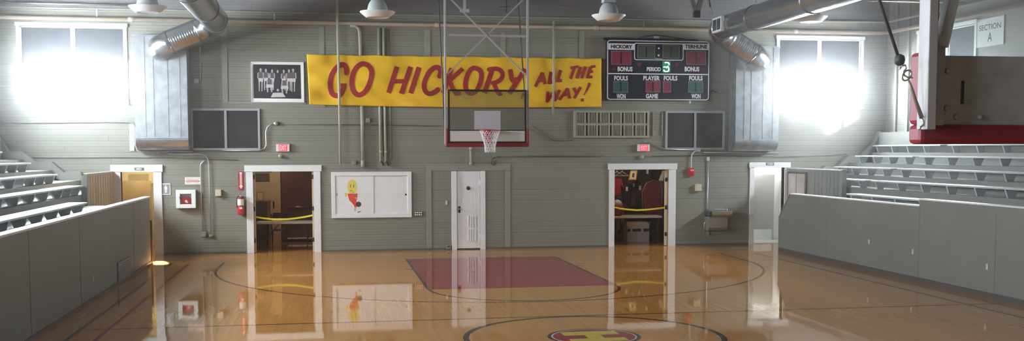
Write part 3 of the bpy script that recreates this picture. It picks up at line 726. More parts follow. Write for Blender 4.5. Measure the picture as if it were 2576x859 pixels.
b = B(); fw = .05; b.box(X0, X1, YW-.07, YW, Z1-fw, Z1); b.box(X0, X1, YW-.07, YW, Z0, Z0+fw); b.box(X0, X0+fw, YW-.07, YW, Z0+fw, Z1-fw); b.box(X1-fw, X1, YW-.07, YW, Z0+fw, Z1-fw)
zm = Z0+(Z1-Z0)*.5; b.box(X0+fw, X1-fw, YW-.055, YW-.02, zm-.03, zm+.03); finish(b, 'frame', m_pipesage, t)
bay = (X1-X0-.1)/6
for i in range(6):
    xa = X0+.05+bay*i; b = B()
    b.box(xa, xa+.03, YW-.06, YW-.015, Z0+fw, Z1-fw)
    b.box(xa+bay-.09, xa+bay-.05, YW-.06, YW-.015, Z0+fw, Z1-fw)
    for k in range(5): x = xa+.055+(bay-.16)*k/4.; b.box(x-.010, x+.010, YW-.05, YW-.015, Z0+fw, Z1-fw)
    finish(b, 'slat_bay', m_pipesage, t)
for k, (dx, lab) in enumerate(((1643, 'left'), (1666, 'right'))):
    p, q = W(dx, 283), W(dx+4, 342); b = B(); b.box(p[0]-.015, p[0]+.015, YW-.03, YW, q[1], p[1])
    tag(finish(b, 'wall_batten', m_sage), '%s thin vertical batten between the slatted grille and the dark vent' % lab, 'batten')

# ------------------------------------------------------------------ the banner
BT = [wp(771.5, 137, .085), wp(1511.5, 147.5, .085), wp(1511, 269.5, .085), wp(778.5, 263.5, .085)]
def ban_uv(u, v): return BT[0]*(1-u)*(1-v)+BT[1]*u*(1-v)+BT[2]*u*v+BT[3]*(1-u)*v
def ripple(u, v):
    return 1.7*(.008*math.sin(u*31+3*v)+.005*math.sin(u*63-14*v)*(.3+v)+.006*math.sin(u*11-5*v+1)+.012*math.exp(-((v-.02)/.2)**2)*math.sin(u*52)+.010*math.sin((u*9+v*2.6)*4)*math.exp(-(u/.17)**2))
t = thing('banner', 'long yellow cloth banner with red brush lettering hung on the end wall', 'banner', (BT[3]+BT[2])/2)
b = B(); NU, NV = 240, 40; grid = []
for j in range(NV+1):
    row = []
    for i in range(NU+1):
        u, v = i/NU, j/NV; sag = .018*math.sin(u*PI*9)**2*(1-v)
        p = ban_uv(u, v); row.append(b.bm.verts.new((p.x, p.y-ripple(u, v)-.055, p.z-sag-(.04*math.sin(u*PI)*v))))
    grid.append(row)
for j in range(NV):
    for i in range(NU): b.face([grid[j][i], grid[j][i+1], grid[j+1][i+1], grid[j+1][i]], True)
cl = finish(b, 'cloth', m_ban, t, recalc=False)
sd = cl.modifiers.new('thickness', 'SOLIDIFY'); sd.thickness = .003
def invb(px, py):
    # pixel of the photograph -> banner coordinates, by two linear solves
    u, v = .5, .5; tgt = atY(px, py, YW-.085)
    for _ in range(8):
        p = ban_uv(u, v); e = 1e-3; du = (ban_uv(u+e, v)-p)/e; dv = (ban_uv(u, v+e)-p)/e; r = tgt-p
        det = du.x*dv.z-dv.x*du.z; u += (r.x*dv.z-dv.x*r.z)/det; v += (du.x*r.z-r.x*du.z)/det
    return u, v
def fA(q): return fpx(760+q.x/5.37, 120+q.y/5.37)
def fB(q): return fpx(1140+q.x/5.37, 120+q.y/5.37)
def fpx(px, py):
    u, v = invb(px, py); p = ban_uv(u, v); return (p.x, p.y-ripple(u, v)-.071, p.z)
def letter(strokes, f):
    b = B()
    for w, pts in strokes:
        if len(pts) > 5:
            for _ in range(2):
                q = [pts[0]]
                for a, c in zip(pts, pts[1:]): q += [(a[0]*.75+c[0]*.25, a[1]*.75+c[1]*.25), (a[0]*.25+c[0]*.75, a[1]*.25+c[1]*.75)]
                pts = q+[pts[-1]]
        stroke(b, pts, w, f)
    finish(b, 'lettering', m_banr, t, recalc=False)
letter([(68, [(600, 350), (602, 290), (575, 235), (520, 228), (450, 285), (400, 365), (380, 450), (380, 545), (400, 620), (445, 655), (500, 650), (545, 590), (568, 520)]), (44, [(520, 505), (600, 507)])], fA)
letter([(66, [(815, 217), (890, 240), (940, 310), (935, 400), (905, 500), (860, 590), (795, 643), (735, 642), (690, 590), (668, 510), (672, 410), (700, 320), (750, 250), (815, 217)])], fA)
letter([(64, [(1278, 260), (1165, 615)]), (64, [(1462, 260), (1338, 625)]), (60, [(1215, 458), (1390, 458)])], fA)
letter([(66, [(1575, 268), (1462, 620)])], fA)
letter([(64, [(1850, 395), (1872, 330), (1850, 272), (1795, 264), (1735, 305), (1685, 375), (1650, 455), (1638, 530), (1660, 600), (1710, 632), (1765, 618), (1835, 565)])], fA)
letter([(62, [(-25, 280), (-140, 620)]), (58, [(125, 285), (-55, 450)]), (60, [(-60, 430), (-10, 560), (35, 625), (95, 612)])], fB)
letter([(62, [(275, 275), (340, 292), (380, 350), (372, 440), (340, 530), (300, 600), (240, 628), (185, 600), (157, 530), (165, 440), (195, 350), (235, 292), (275, 275)])], fB)
letter([(64, [(520, 300), (415, 620)]), (58, [(470, 300), (560, 283), (640, 308), (668, 370), (640, 435), (570, 475), (525, 480)]), (56, [(545, 490), (585, 585), (620, 630), (650, 612)])], fB)
letter([(64, [(762, 295), (785, 420), (808, 452), (860, 425)]), (64, [(970, 290), (755, 622)])], fB)
letter([(30, [(945, 620), (935, 650)]), (18, [(935, 645), (912, 695)])], fB)
letter([(44, [(1195, 340), (1102, 530)]), (44, [(1195, 340), (1232, 498)]), (34, [(1140, 462), (1220, 440)])], fB)
letter([(44, [(1312, 330), (1285, 478), (1340, 468)])], fB)
letter([(44, [(1443, 308), (1400, 452), (1460, 446)])], fB)
letter([(38, [(1580, 278), (1690, 258)]), (42, [(1632, 275), (1578, 425)])], fB)
letter([(40, [(1718, 262), (1662, 420)]), (40, [(1785, 258), (1728, 418)]), (32, [(1690, 345), (1755, 335)])], fB)
letter([(40, [(1850, 262), (1808, 400), (1875, 398)]), (34, [(1852, 262), (1915, 256)]), (34, [(1835, 332), (1882, 326)])], fB)
letter([(42, [(1272, 598), (1260, 725), (1350, 600), (1372, 708), (1430, 575)])], fB)
letter([(40, [(1540, 552), (1430, 708)]), (40, [(1540, 552), (1566, 692)]), (32, [(1478, 648), (1555, 632)])], fB)
letter([(40, [(1622, 545), (1655, 618)]), (40, [(1715, 535), (1625, 688)])], fB)
letter([(36, [(1835, 480), (1815, 535)]), (26, [(1815, 530), (1785, 595)]), (16, [(1785, 590), (1758, 645)]), (38, [(1735, 690), (1735, 730)])], fB)

# team picture
X0, X1, Z0, Z1 = RECT(633.5, 157.5, 763, 256, .04)
t = thing('framed_picture', 'black and white picture of a basketball team in a white frame left of the banner', 'picture', ((X0+X1)/2, YW-.02, Z0))
b = B(); b.box(X0, X1, YW-.03, YW-.003, Z0, Z1); finish(b, 'mount', m_paper, t)
b = B(); fw = .018
b.box(X0-fw, X0, YW-.045, YW, Z0-fw, Z1+fw); b.box(X1, X1+fw, YW-.045, YW, Z0-fw, Z1+fw); b.box(X0, X1, YW-.045, YW, Z0-fw, Z0); b.box(X0, X1, YW-.045, YW, Z1, Z1+fw)
finish(b, 'frame', m_capw, t)
def tp(x, y, d): p = atY(620+x/6.606, 140+y/6.606, YW-d); return (p.x, p.y, p.z)
b = B(); b.poly([tp(108, 145, .032), tp(897, 155, .032), tp(910, 720, .032), tp(118, 710, .032)])
b.mi = 1
def blob(pts, d=.0335): b.poly([tp(x, y, d) for x, y in pts])
def oval(x, y, rx, ry, d=.034): blob([(x+rx*math.cos(a), y+ry*math.sin(a)) for a in [2*PI*i/12 for i in range(12)]], d)
stand_ = [(235, 215, 1), (322, 225, .92), (425, 233, .9), (620, 240, .9), (706, 233, .92), (775, 220, 1)]
for x, y, k in stand_:
    b.mi = 2; oval(x, y+22*k, 19*k, 26*k); blob([(x-12*k, y+40*k), (x+12*k, y+40*k), (x+14*k, y+62*k), (x-14*k, y+62*k)])
    for s in (-1, 1): blob([(x+s*30*k, y+60*k), (x+s*52*k, y+75*k), (x+s*56*k, y+160*k), (x+s*40*k, y+160*k)])
    b.mi = 1; blob([(x-34*k, y+58*k), (x+34*k, y+58*k), (x+38*k, y+160*k), (x-38*k, y+160*k)], .0345)
    b.mi = 3; blob([(x-42*k, y+160*k), (x+42*k, y+160*k), (x+40*k, y+222*k), (x+4*k, y+215*k), (x-30*k, y+222*k)], .0345)
    b.mi = 2
    for s in (-1, 1): blob([(x+s*12*k, y+218*k), (x+s*34*k, y+218*k), (x+s*30*k, y+380*k), (x+s*14*k, y+380*k)], .0338)
b.mi = 2; oval(518, 265, 16, 25)
b.mi = 4; blob([(482, 300), (555, 300), (560, 520), (478, 520)], .0333)
for x, y in ((385, 320), (632, 340)):
    b.mi = 2; oval(x, y+25, 18, 28, .0365); blob([(x-48, y+80), (x+48, y+80), (x+60, y+200), (x-60, y+200)], .0355)
    b.mi = 1; blob([(x-32, y+72), (x+32, y+72), (x+36, y+160), (x-36, y+160)], .036)
    b.mi = 3; blob([(x-55, y+160), (x+55, y+160), (x+72, y+210), (x-62, y+215)], .0362)
    b.mi = 2
    for s in (-1, 1): blob([(x+s*24, y+205), (x+s*52, y+205), (x+s*44, y+290), (x+s*22, y+290)], .036)
b.mi = 2; oval(520, 575, 20, 22, .035); b.mi = 4
b.mi = 3; blob([(438, 620), (600, 618), (650, 690), (405, 695)], .0352)
finish(b, 'print', [mat('print black', (.022, .02, .026), .5), mat('print dark grey', (.105, .095, .10), .5), mat('print light grey', (.36, .34, .34), .5), mat('print pale grey', (.5, .47, .46), .5), mat('print suit', (.03, .03, .036), .5)], t, recalc=False)

# ------------------------------------------------------------------ scoreboard
SD = .16
def sc(x, y, d=SD): return wp(1500+x/4.522, 80+y/4.522, d)
def scr(x0, y0, x1, y1, d=SD): return RECT(1500+x0/4.522, 80+y0/4.522, 1500+x1/4.522, 80+y1/4.522, d)
X0, X1, Z0, Z1 = scr(118, 98, 1288, 784)
t = thing('scoreboard', 'black electronic scoreboard with white outline on the end wall right of the banner', 'scoreboard', ((X0+X1)/2, YW-.08, Z0))
b = B(); b.box(X0, X1, YW-SD, YW-.01, Z0, Z1); finish(b, 'cabinet', mat('scoreboard navy', (.008, .009, .018), .4), t, bevel=.03)
yS = YW-SD
def rrect(b, r, w, y, rad=.08):
    x0, x1, z0, z1 = r; pts = []
    for cx, cz, a0 in ((x1-rad, z1-rad, 0), (x0+rad, z1-rad, PI/2), (x0+rad, z0+rad, PI), (x1-rad, z0+rad, 1.5*PI)):
        for i in range(7): a = a0+PI/2*i/6; pts.append((cx, cz, math.cos(a), math.sin(a)))
    n = len(pts); P = lambda p, q: (p[0]+p[2]*q, y, p[1]+p[3]*q)
    for i in range(n): p, q = pts[i], pts[(i+1) % n]; b.poly([P(p, rad), P(q, rad), P(q, rad-w), P(p, rad-w)])
m_sw = mat('scoreboard white vinyl', (.62, .62, .64), .5)
b = B(); rrect(b, scr(124, 103, 1282, 778), .022, yS-.004)
r = scr(135, 476, 1275, 488); b.box(r[0], r[1], yS-.004, yS+.001, r[2], r[3]); rrect(b, scr(430, 130, 992, 326), .022, yS-.005, .06); finish(b, 'outline', m_sw, t)
for (a, txt, tx) in (((137, 134, 440, 205), 'HICKORY', (165, 148, 410, 193)), ((983, 136, 1280, 207), 'TERHUNE', (1008, 148, 1262, 193))):
    b = B(); r = scr(*a); b.box(r[0], r[1], yS-.006, yS+.001, r[2], r[3]); p = finish(b, 'name_plate', m_sw, t)
    b = B(); r = scr(*tx); put_text(b, txt, r[0], r[1], r[2], r[3], yS-.009, .045); finish(b, 'lettering', m_black, p)
m_dr = mat('unlit red digits', (.17, .012, .035), .5, noise=.2, nscale=40); m_dg = mat('unlit green digits', (.012, .075, .06), .5, noise=.2, nscale=40); m_da = mat('unlit clock digits', (.04, .05, .032), .5, noise=.25, nscale=40)
def digits(a, m, halves=2, dots=True):
    b = B(); r = scr(*a); b.box(r[0], r[1], yS-.005, yS+.001, r[2], r[3]); p = finish(b, 'digit_window', m, t)
    b = B(); w = .007
    for (x0, x1, z0, z1) in ((r[0], r[1], r[3]-w, r[3]), (r[0], r[1], r[2], r[2]+w), (r[0], r[0]+w, r[2], r[3]), (r[1]-w, r[1], r[2], r[3])): b.box(x0, x1, yS-.008, yS-.004, z0, z1)
    finish(b, 'window_edge', m_frame, p)
    if halves == 2:
        b = B(); xm = (r[0]+r[1])/2; b.box(xm-.018, xm+.018, yS-.0065, yS-.004, r[2]+.02, r[3]-.02); finish(b, 'divider', MATS['scoreboard navy'], p)
    return r, p
digits((170, 220, 396, 376), m_dr); digits((1025, 222, 1246, 376), m_dr)
digits((470, 150, 668, 302), m_da); digits((755, 150, 945, 302), m_da)
digits((196, 566, 360, 692), m_dg); digits((1046, 566, 1212, 692), m_dg); digits((562, 564, 728, 690), m_dr); digits((760, 566, 848, 690), m_dr, 1)
r, p = digits((754, 336, 842, 462), mat('lit period window', (.01, .09, .04), .4, emit=(.02, .35, .15), estr=.4), 1)
for x, y in [(785, 352), (800, 350), (815, 352), (826, 360), (828, 372), (770, 402), (785, 400), (800, 402), (815, 402), (824, 415), (826, 430), (820, 444), (808, 452), (792, 454), (778, 450), (770, 440), (800, 408), (815, 395)]:
    b = B(); q = sc(x, y, SD+.009); disc(b, q.x, q.z, .017, q.y, 10); finish(b, 'lit_dot', mat('green lamp dots', (.1, .5, .3), .4, emit=(.35, 1., .62), estr=5.), p)
b = B()
for x, y in ((711, 189), (709, 269)): b = B(); q = sc(x, y, SD+.006); disc(b, q.x, q.z, .026, q.y, 14); finish(b, 'colon_dot', m_sw, t)
for txt, a in (('BONUS', (242, 398, 412, 452)), ('PERIOD', (574, 403, 733, 450)), ('BONUS', (1005, 398, 1172, 453)), ('FOULS', (203, 502, 360, 556)), ('PLAYER', (534, 502, 722, 554)), ('FOULS', (767, 502, 922, 556)), ('FOULS', (1055, 502, 1210, 556)), ('WON', (229, 706, 334, 762)), ('GAME', (563, 706, 702, 760)), ('WON', (1080, 706, 1186, 762))):
    b = B(); r = scr(*a); put_text(b, txt, r[0], r[1], r[2], r[3], yS-.006, .04); finish(b, 'lettering', m_sw, t)
b = B(); r = scr(672, 297, 748, 312); put_text(b, 'Nevco', r[0], r[1], r[2], r[3], yS-.010, .01)
finish(b, 'lettering', m_sw, t)
m_arr = mat('dim red arrows', (.09, .004, .02), .5)
for x, s in ((200, -1), (1215, 1)):
    b = B(); a, c, e = sc(x+s*40, 424, SD+.005), sc(x-s*25, 398, SD+.005), sc(x-s*25, 445, SD+.005); b.poly([tuple(a), tuple(c), tuple(e)]); finish(b, 'possession_arrow', m_arr, t)
for x in (490, 920):
    b = B(); q = sc(x, 375, SD+.005); disc(b, q.x, q.z, .06, q.y, 8); finish(b, 'bonus_light', m_arr, t)
b = B(); q0, q1 = wp(1516, 97, .08), wp(1526, 102, .08); b.box(X0-.06, X1-.3, YW-.10, YW-.02, Z1, Z1+.06); finish(b, 'mount_rail', m_black, t)
b = B(); q = wp(1652, 82, .06); b.box(q.x-.055, q.x+.055, YW-.1, YW-.0, Z1+.05, Z1+.11); finish(b, 'mount_bracket', m_mast, t)
b = B(); b.tube([wp(1595, 99, .1), wp(1618, 92, .1), wp(1650, 88, .1), wp(1690, 94, .1), wp(1745, 101, .1)], .012, 8); finish(b, 'cable', m_rope, t)
b = B(); q = wp(1736, 256, .1); b.box(q.x-.014, q.x+.014, YW-.11, YW-.08, Z0-.07, Z0); finish(b, 'switch_tab', m_sw, t)
b = B(); q = wp(1797, 231, .05); b.tube([q+Vector((-.09, 0, .01)), q+Vector((-.03, 0, .03)), q+Vector((.03, 0, -.01)), q+Vector((.09, 0, .02))], .018, 8); tag(finish(b, 'cable', m_rope), 'knotted dark cable on the wall right of the scoreboard', 'cable')

# ------------------------------------------------------------------ exit signs etc.
def exit_sign(a, label):
    X0, X1, Z0, Z1 = RECT(*a, .08); t = thing('exit_sign', label, 'exit sign', ((X0+X1)/2, YW-.04, Z0), 'exit signs')
    b = B(); b.box(X0, X1, YW-.08, YW-.002, Z0, Z1); finish(b, 'housing', mat('exit sign white', (.6, .56, .52), .4, emit=(.8, .72, .66), estr=.12), t, bevel=.006)
    b = B(); b.box(X0-.01, X1+.01, YW-.09, YW, Z1, Z1+.012); finish(b, 'cap', m_frame, t)
    w = X1-X0; b = B(); xa, xb = X0+.20*w, X0+.84*w; b.box(xa, xb, YW-.083, YW-.079, Z0+.012, Z1-.012); p = finish(b, 'lit_panel', mat('exit red lit', (.6, .02, .05), .4, emit=(1., .06, .12), estr=.75), t)
    b = B(); put_text(b, 'EXIT', xa+.02, xb-.02, Z0+.035, Z1-.035, YW-.0845, .02); finish(b, 'lettering', mat('exit letter pale', (.8, .45, .45), .4, emit=(1., .5, .5), estr=.6), p)
exit_sign((694.5, 363, 728, 381.5), 'lit red EXIT sign above the left double doorway')
exit_sign((1605, 364, 1634.5, 381), 'lit red EXIT sign above the right storeroom doorway')

X0, X1, Z0, Z1 = RECT(442.5, 478.5, 492, 524.5, .14)
t = thing('wall_cabinet', 'white square wall cabinet with a glass front holding a red case', 'cabinet', ((X0+X1)/2, YW-.07, Z0))
b = B(); b.box(X0, X1, YW-.018, YW-.002, Z0, Z1); b.box(X0, X0+.02, YW-.12, YW-.018, Z0, Z1); b.box(X1-.02, X1, YW-.12, YW-.018, Z0, Z1); b.box(X0+.02, X1-.02, YW-.12, YW-.018, Z0, Z0+.02); b.box(X0+.02, X1-.02, YW-.12, YW-.018, Z1-.02, Z1); finish(b, 'body', m_white, t)
w = X1-X0; a, c, e, f = X0+.21*w, X1-.21*w, Z0+.21*w, Z1-.21*w
b = B(); b.box(X0, a, YW-.14, YW-.12, Z0, Z1); b.box(c, X1, YW-.14, YW-.12, Z0, Z1); b.box(a, c, YW-.14, YW-.12, Z0, e); b.box(a, c, YW-.14, YW-.12, f, Z1); dr = finish(b, 'door', m_white, t, bevel=.005)
b = B(); b.box(a, c, YW-.132, YW-.128, e, f); finish(b, 'pane', m_pane, dr)
b = B(); b.box(a-.012, a+.008, YW-.155, YW-.14, (e+f)/2+.0, (e+f)/2+.07); finish(b, 'latch', m_chrome, dr)
b = B(); b.prism([(a+.03, Z0+.02), (c-.03, Z0+.02), (c-.02, e+.13), (c-.07, e+.18), (a+.06, e+.18), (a+.02, e+.14)], 'Y', YW-.11, YW-.025)
t = thing('defibrillator_case', 'red padded case inside the white square wall cabinet', 'case', ((a+c)/2, YW-.06, Z0+.02)); finish(b, 'shell', m_alarm, t, bevel=.02)
b = B(); xm = (a+c)/2; b.poly([(xm-.0, YW-.1115, e+.03), (xm+.05, YW-.1115, e+.03), (xm+.035, YW-.1115, e+.09), (xm-.0, YW-.1115, e+.11), (xm-.035, YW-.1115, e+.08)]); finish(b, 'emblem', m_paper, t)
def plate(name, a, d, m, label, cat, bev=.004):
    X0, X1, Z0, Z1 = RECT(*a, d); t = thing(name, label, cat, ((X0+X1)/2, YW-d/2, Z0))
    b = B(); b.box(X0, X1, YW-d, YW-.001, Z0, Z1); finish(b, 'plate', m, t, bevel=bev); return t, X0, X1, Z0, Z1
t, X0, X1, Z0, Z1 = plate('notice_sign', (465, 446.5, 504.5, 464.5), .012, m_paper, 'white notice with red lettering above the white square cabinet', 'sign', 0)
b = B(); m_sr = mat('sign red print', (.5, .05, .04), .6); h = Z1-Z0
b.box(X0+.02, X1-.02, YW-.014, YW-.012, Z0+.40*h, Z0+.52*h)
put_text(b, 'DEFIBRILLATOR', X0+.03, X1-.03, Z0+.66*h, Z0+.80*h, YW-.014, .01); put_text(b, 'EMERGENCY USE ONLY', X0+.03, X1-.03, Z0+.16*h, Z0+.28*h, YW-.014, .01); finish(b, 'lettering', m_sr, t)
t, X0, X1, Z0, Z1 = plate('washroom_sign', (405.5, 462, 429, 491), .014, m_paper, 'grey washroom sign with a white standing figure beside the left doorway', 'sign')
b = B(); b.box(X0+.022, X1-.022, YW-.017, YW-.014, Z0+.022, Z1-.022); p = finish(b, 'field', mat('sign blue grey', (.22, .25, .27), .5), t)
xm, zm = (X0+X1)/2, (Z0+Z1)/2; b = B(); y = YW-.0185
disc(b, xm, zm+.085, .016, y, 14)
b.poly([(xm-.035, y, zm+.063), (xm+.035, y, zm+.063), (xm+.035, y, zm-.005), (xm-.035, y, zm-.005)]); b.poly([(xm-.022, y, zm), (xm-.003, y, zm), (xm-.003, y, zm-.09), (xm-.022, y, zm-.09)]); b.poly([(xm+.003, y, zm), (xm+.022, y, zm), (xm+.022, y, zm-.09), (xm+.003, y, zm-.09)]); finish(b, 'pictogram', m_paper, p)
t, X0, X1, Z0, Z1 = plate('extinguisher_sign', (600, 432, 612, 478), .012, m_alarm, 'tall red sign with a white down arrow above the extinguisher', 'sign', 0)
xm = (X0+X1)/2; b = B(); y = YW-.0145; w = X1-X0
b.poly([(xm-.32*w, y, Z1-.02), (xm+.32*w, y, Z1-.02), (xm+.20*w, y, Z1-.06), (xm+.20*w, y, Z0+.10), (xm+.42*w, y, Z0+.10), (xm, y, Z0+.02), (xm-.42*w, y, Z0+.10), (xm-.20*w, y, Z0+.10), (xm-.20*w, y, Z1-.06)]); p = finish(b, 'arrow', m_paper, t)
b = B(); me = text_mesh('FIRE EXTINGUISHER', .01); xs = [v.co.x for v in me.vertices]; ys = [v.co.y for v in me.vertices]
L = Z1-Z0-.2; k1 = L/(max(xs)-min(xs)); k2 = .24*w/(max(ys)-min(ys))
b.mesh(me, Matrix(((0, -k2*-1, 0, xm-.12*w), (0, 0, 0, y-.002), (-k1, 0, 0, Z1-.075), (0, 0, 0, 1)))); finish(b, 'lettering', m_alarm, p)
# fire extinguisher
X, Zb = W(606, 541, .1); _, Zt = W(606, 489, .1); H = Zt-Zb
t = thing('fire_extinguisher', 'red fire extinguisher with a white label hung left of the left double doorway', 'fire extinguisher', (X, YW-.1, Zb))
b = B(); b.lathe((X, YW-.1, Zb), [(.06, 0), (.078, .01), (.08, .04), (.08, H*.68), (.072, H*.75), (.045, H*.81), (.028, H*.85)], 24); finish(b, 'cylinder', m_alarm, t)
b = B(); b.tube([(X, YW-.1, Zb+H*.46), (X, YW-.1, Zb+H*.76)], .0815, 24, cap=False); finish(b, 'label_band', m_paper, t)
b = B(); b.lathe((X, YW-.1, Zb+H*.84), [(.03, 0), (.03, .05), (.018, .06)], 14); b.beam((X-.02, YW-.1, Zb+H*.92), (X+.06, YW-.12, Zb+H*.98), .025, .012); b.beam((X-.02, YW-.1, Zb+H*.89), (X+.06, YW-.12, Zb+H*.90), .025, .012); finish(b, 'valve_handle', m_chrome, t)
b = B(); b.tube([(X-.02, YW-.1, Zb+H*.90), (X-.07, YW-.13, Zb+H*.88), (X-.095, YW-.13, Zb+H*.75), (X-.095, YW-.13, Zb+H*.55), (X-.09, YW-.12, Zb+H*.42)], .011, 8); b.tube([(X-.09, YW-.12, Zb+H*.42), (X-.088, YW-.12, Zb+H*.36)], [.016, .02], 8); finish(b, 'hose', m_black, t)
b = B(); b.box(X-.03, X+.03, YW-.03, YW, Zb+H*.5, Zb+H*.9); finish(b, 'wall_bracket', m_black, t)
b = B(); q = (X+.0, YW-.182, Zb+H*.33); disc(b, q[0]+.005, q[2], .026, q[1], 16, 1.4); finish(b, 'emblem', m_paper, t)
plate('thermostat_box', (541.5, 477.5, 556, 494), .10, m_beige, 'beige square box on the wall left of the extinguisher', 'box', .01)
plate('thermostat_box', (1751, 464, 1765.5, 481.5), .10, m_beige, 'beige square box on the wall below the red fire alarm', 'box', .01)
t, X0, X1, Z0, Z1 = plate('fire_alarm', (1733.5, 423, 1747, 443), .09, m_alarm, 'red fire alarm pull box above the drinking fountain', 'fire alarm', .012)
b = B(); h = Z1-Z0; b.box(X0+.035, X1-.02, YW-.10, YW-.09, Z0+.6*h, Z0+.8*h); p = finish(b, 'pull_handle', m_paper, t, bevel=.004)
b = B(); put_text(b, 'FIRE', X0+.045, X1-.03, Z0+.64*h, Z0+.76*h, YW-.102); finish(b, 'lettering', m_alarm, p)
t, X0, X1, Z0, Z1 = plate('power_outlet', (1042.5, 533, 1062.5, 544), .03, m_black, 'black outlet panel with eight white sockets right of the bulletin board', 'outlet', .003)
for i in range(4):
    for j in range(2):
        x = X0+(X1-X0)*(i+.5)/4; z = Z0+(Z1-Z0)*(j+.5)/2; b = B(); b.lathe((x, YW-.036, z), [(.001, 0), (.019, 0), (.021, .006)], 12, 'Y'); finish(b, 'socket', m_paper, t)
t, X0, X1, Z0, Z1 = plate('light_switch', (1121, 505.5, 1126, 515.5), .015, m_capw, 'small white light switch left of the narrow white door', 'switch', .003)
b = B(); b.box((X0+X1)/2-.008, (X0+X1)/2+.008, YW-.03, YW-.015, (Z0+Z1)/2-.015, (Z0+Z1)/2+.02); finish(b, 'toggle', m_beige, t)
t, X0, X1, Z0, Z1 = plate('outlet_plate', (1123, 617, 1134, 627), .05, m_sage, 'small sage outlet box at the floor left of the narrow white door', 'outlet', .005)
b = B(); b.box(X0+.03, X0+.05, YW-.055, YW-.05, Z0+.04, Z0+.08); b.box(X1-.05, X1-.03, YW-.055, YW-.05, Z0+.04, Z0+.08); finish(b, 'socket', m_black, t)

# drinking fountain
X0, X1, Z0, Z1 = RECT(1783, 531, 1831, 581, .32)
t = thing('drinking_fountain', 'wall-hung brown drinking fountain with stainless basin left of the women washroom door', 'drinking fountain', ((X0+X1)/2, YW-.2, Z0))
b = B(); b.prism([(YW-.32, Z0+.08), (YW-.28, Z0), (YW-.01, Z0), (YW-.01, Z1-.13), (YW-.34, Z1-.13)], 'X', X0, X1); finish(b, 'body', mat('brown fountain panel', (.20, .165, .145), .5, metal=.2), t, bevel=.01)
b = B(); b.prism([(YW-.42, Z1-.10), (YW-.36, Z1-.16), (YW-.01, Z1-.16), (YW-.01, Z1+.05), (YW-.06, Z1+.05), (YW-.08, Z1), (YW-.42, Z1-.01)], 'X', X0+.06, X1+.09); finish(b, 'basin', m_chrome, t, bevel=.015)
b = B(); b.box(X0, X0+.06, YW-.36, YW-.01, Z1-.16, Z1-.02); finish(b, 'side_trim', m_dark, t)
b = B(); x = X1-.0; b.tube([(x, YW-.2, Z1-.01), (x, YW-.2, Z1+.07), (x-.01, YW-.23, Z1+.10), (x-.03, YW-.26, Z1+.09)], [.02, .018, .014, .012], 10); finish(b, 'spout', m_chrome, t)
b = B(); b.tube([(X0-.03, YW-.06, Z0-.1), (X0-.03, YW-.06, Z0+.2), (X0+.05, YW-.12, Z0+.25)], .014, 8); finish(b, 'drain_pipe', m_conduit, t)

# bulletin board with sliding panels
X0, X1, Z0, Z1 = RECT(833.5, 433, 1035.5, 548.5, .05)
t = thing('bulletin_cabinet', 'white wall cabinet with two sliding panels and a crayon cartoon on its left panel', 'bulletin board', ((X0+X1)/2, YW-.03, Z0))
fw = .10; b = B(); b.box(X0, X0+fw, YW-.05, YW, Z0, Z1); b.box(X1-fw, X1, YW-.05, YW, Z0, Z1); b.box(X0+fw, X1-fw, YW-.05, YW, Z1-fw, Z1); b.box(X0+fw, X1-fw, YW-.05, YW, Z0, Z0+fw); finish(b, 'frame', m_white, t, bevel=.004)
xm = (X0+X1)/2+.02
b = B(); b.box(X0+fw-.01, xm+.03, YW-.03, YW-.022, Z0+fw-.01, Z1-fw+.01); pl = finish(b, 'sliding_panel', m_white, t, bevel=.002)
b = B(); b.box(xm, X1-fw+.01, YW-.016, YW-.008, Z0+fw-.01, Z1-fw+.01); pr = finish(b, 'sliding_panel', m_white, t)
for P_, x, d in ((pl, 847, .03), (pr, 1021, .016)):
    q = wp(x, 490, d); b = B(); b.lathe((q.x, YW-d, q.z), [(.001, -.004), (.022, -.006), (.026, 0)], 14, 'Y'); finish(b, 'finger_pull', m_conduit if P_ is pl else m_black, P_)
def bp_(x, y, d=.0315): p = wp(820+x/6.135, 420+y/6.135, d); return (p.x, p.y, p.z)
b = B(); b.mi = 0
b.poly([bp_(405+75*math.cos(a)*(1 if math.sin(a) < 0 else 1.02), 310+115*math.sin(a)) for a in [2*PI*i/28 for i in range(28)]])
b.poly([bp_(*q) for q in ((280, 400), (340, 410), (345, 450), (300, 470))])
b.mi = 1; b.poly([bp_(*q, .032) for q in ((340, 415), (490, 415), (478, 490), (468, 560), (475, 630), (445, 630), (425, 585), (360, 520), (345, 465))])
b.mi = 2; b.poly([bp_(502+42*math.cos(a), 580+42*math.sin(a), .0325) for a in [2*PI*i/20 for i in range(20)]])
b.poly([bp_(*q) for q in ((485, 700), (535, 685), (540, 695), (490, 712))])
for x in (378, 427): b.poly([bp_(*q, .0325) for q in ((x-5, 275), (x+5, 272), (x+6, 320), (x-4, 322))])
ln = [(372, 390), (378, 372), (395, 365), (408, 378), (418, 398), (430, 402)]
for p, q in zip(ln, ln[1:]): b.poly([bp_(p[0], p[1]-4, .0325), bp_(q[0], q[1]-4, .0325), bp_(q[0], q[1]+4, .0325), bp_(p[0], p[1]+4, .0325)])
b.mi = 3; b.poly([bp_(*q, .0325) for q in ((440, 475), (472, 472), (470, 495), (448, 492))]); b.poly([bp_(*q) for q in ((432, 640), (468, 635), (460, 690), (440, 690))])
finish(b, 'drawing', [mat('crayon yellow', (.68, .58, .10), .7), mat('crayon red', (.62, .06, .03), .7, noise=.3, nscale=20), mat('crayon black', (.045, .03, .028), .7), mat('crayon pink', (.6, .38, .3), .7)], pl, recalc=False)

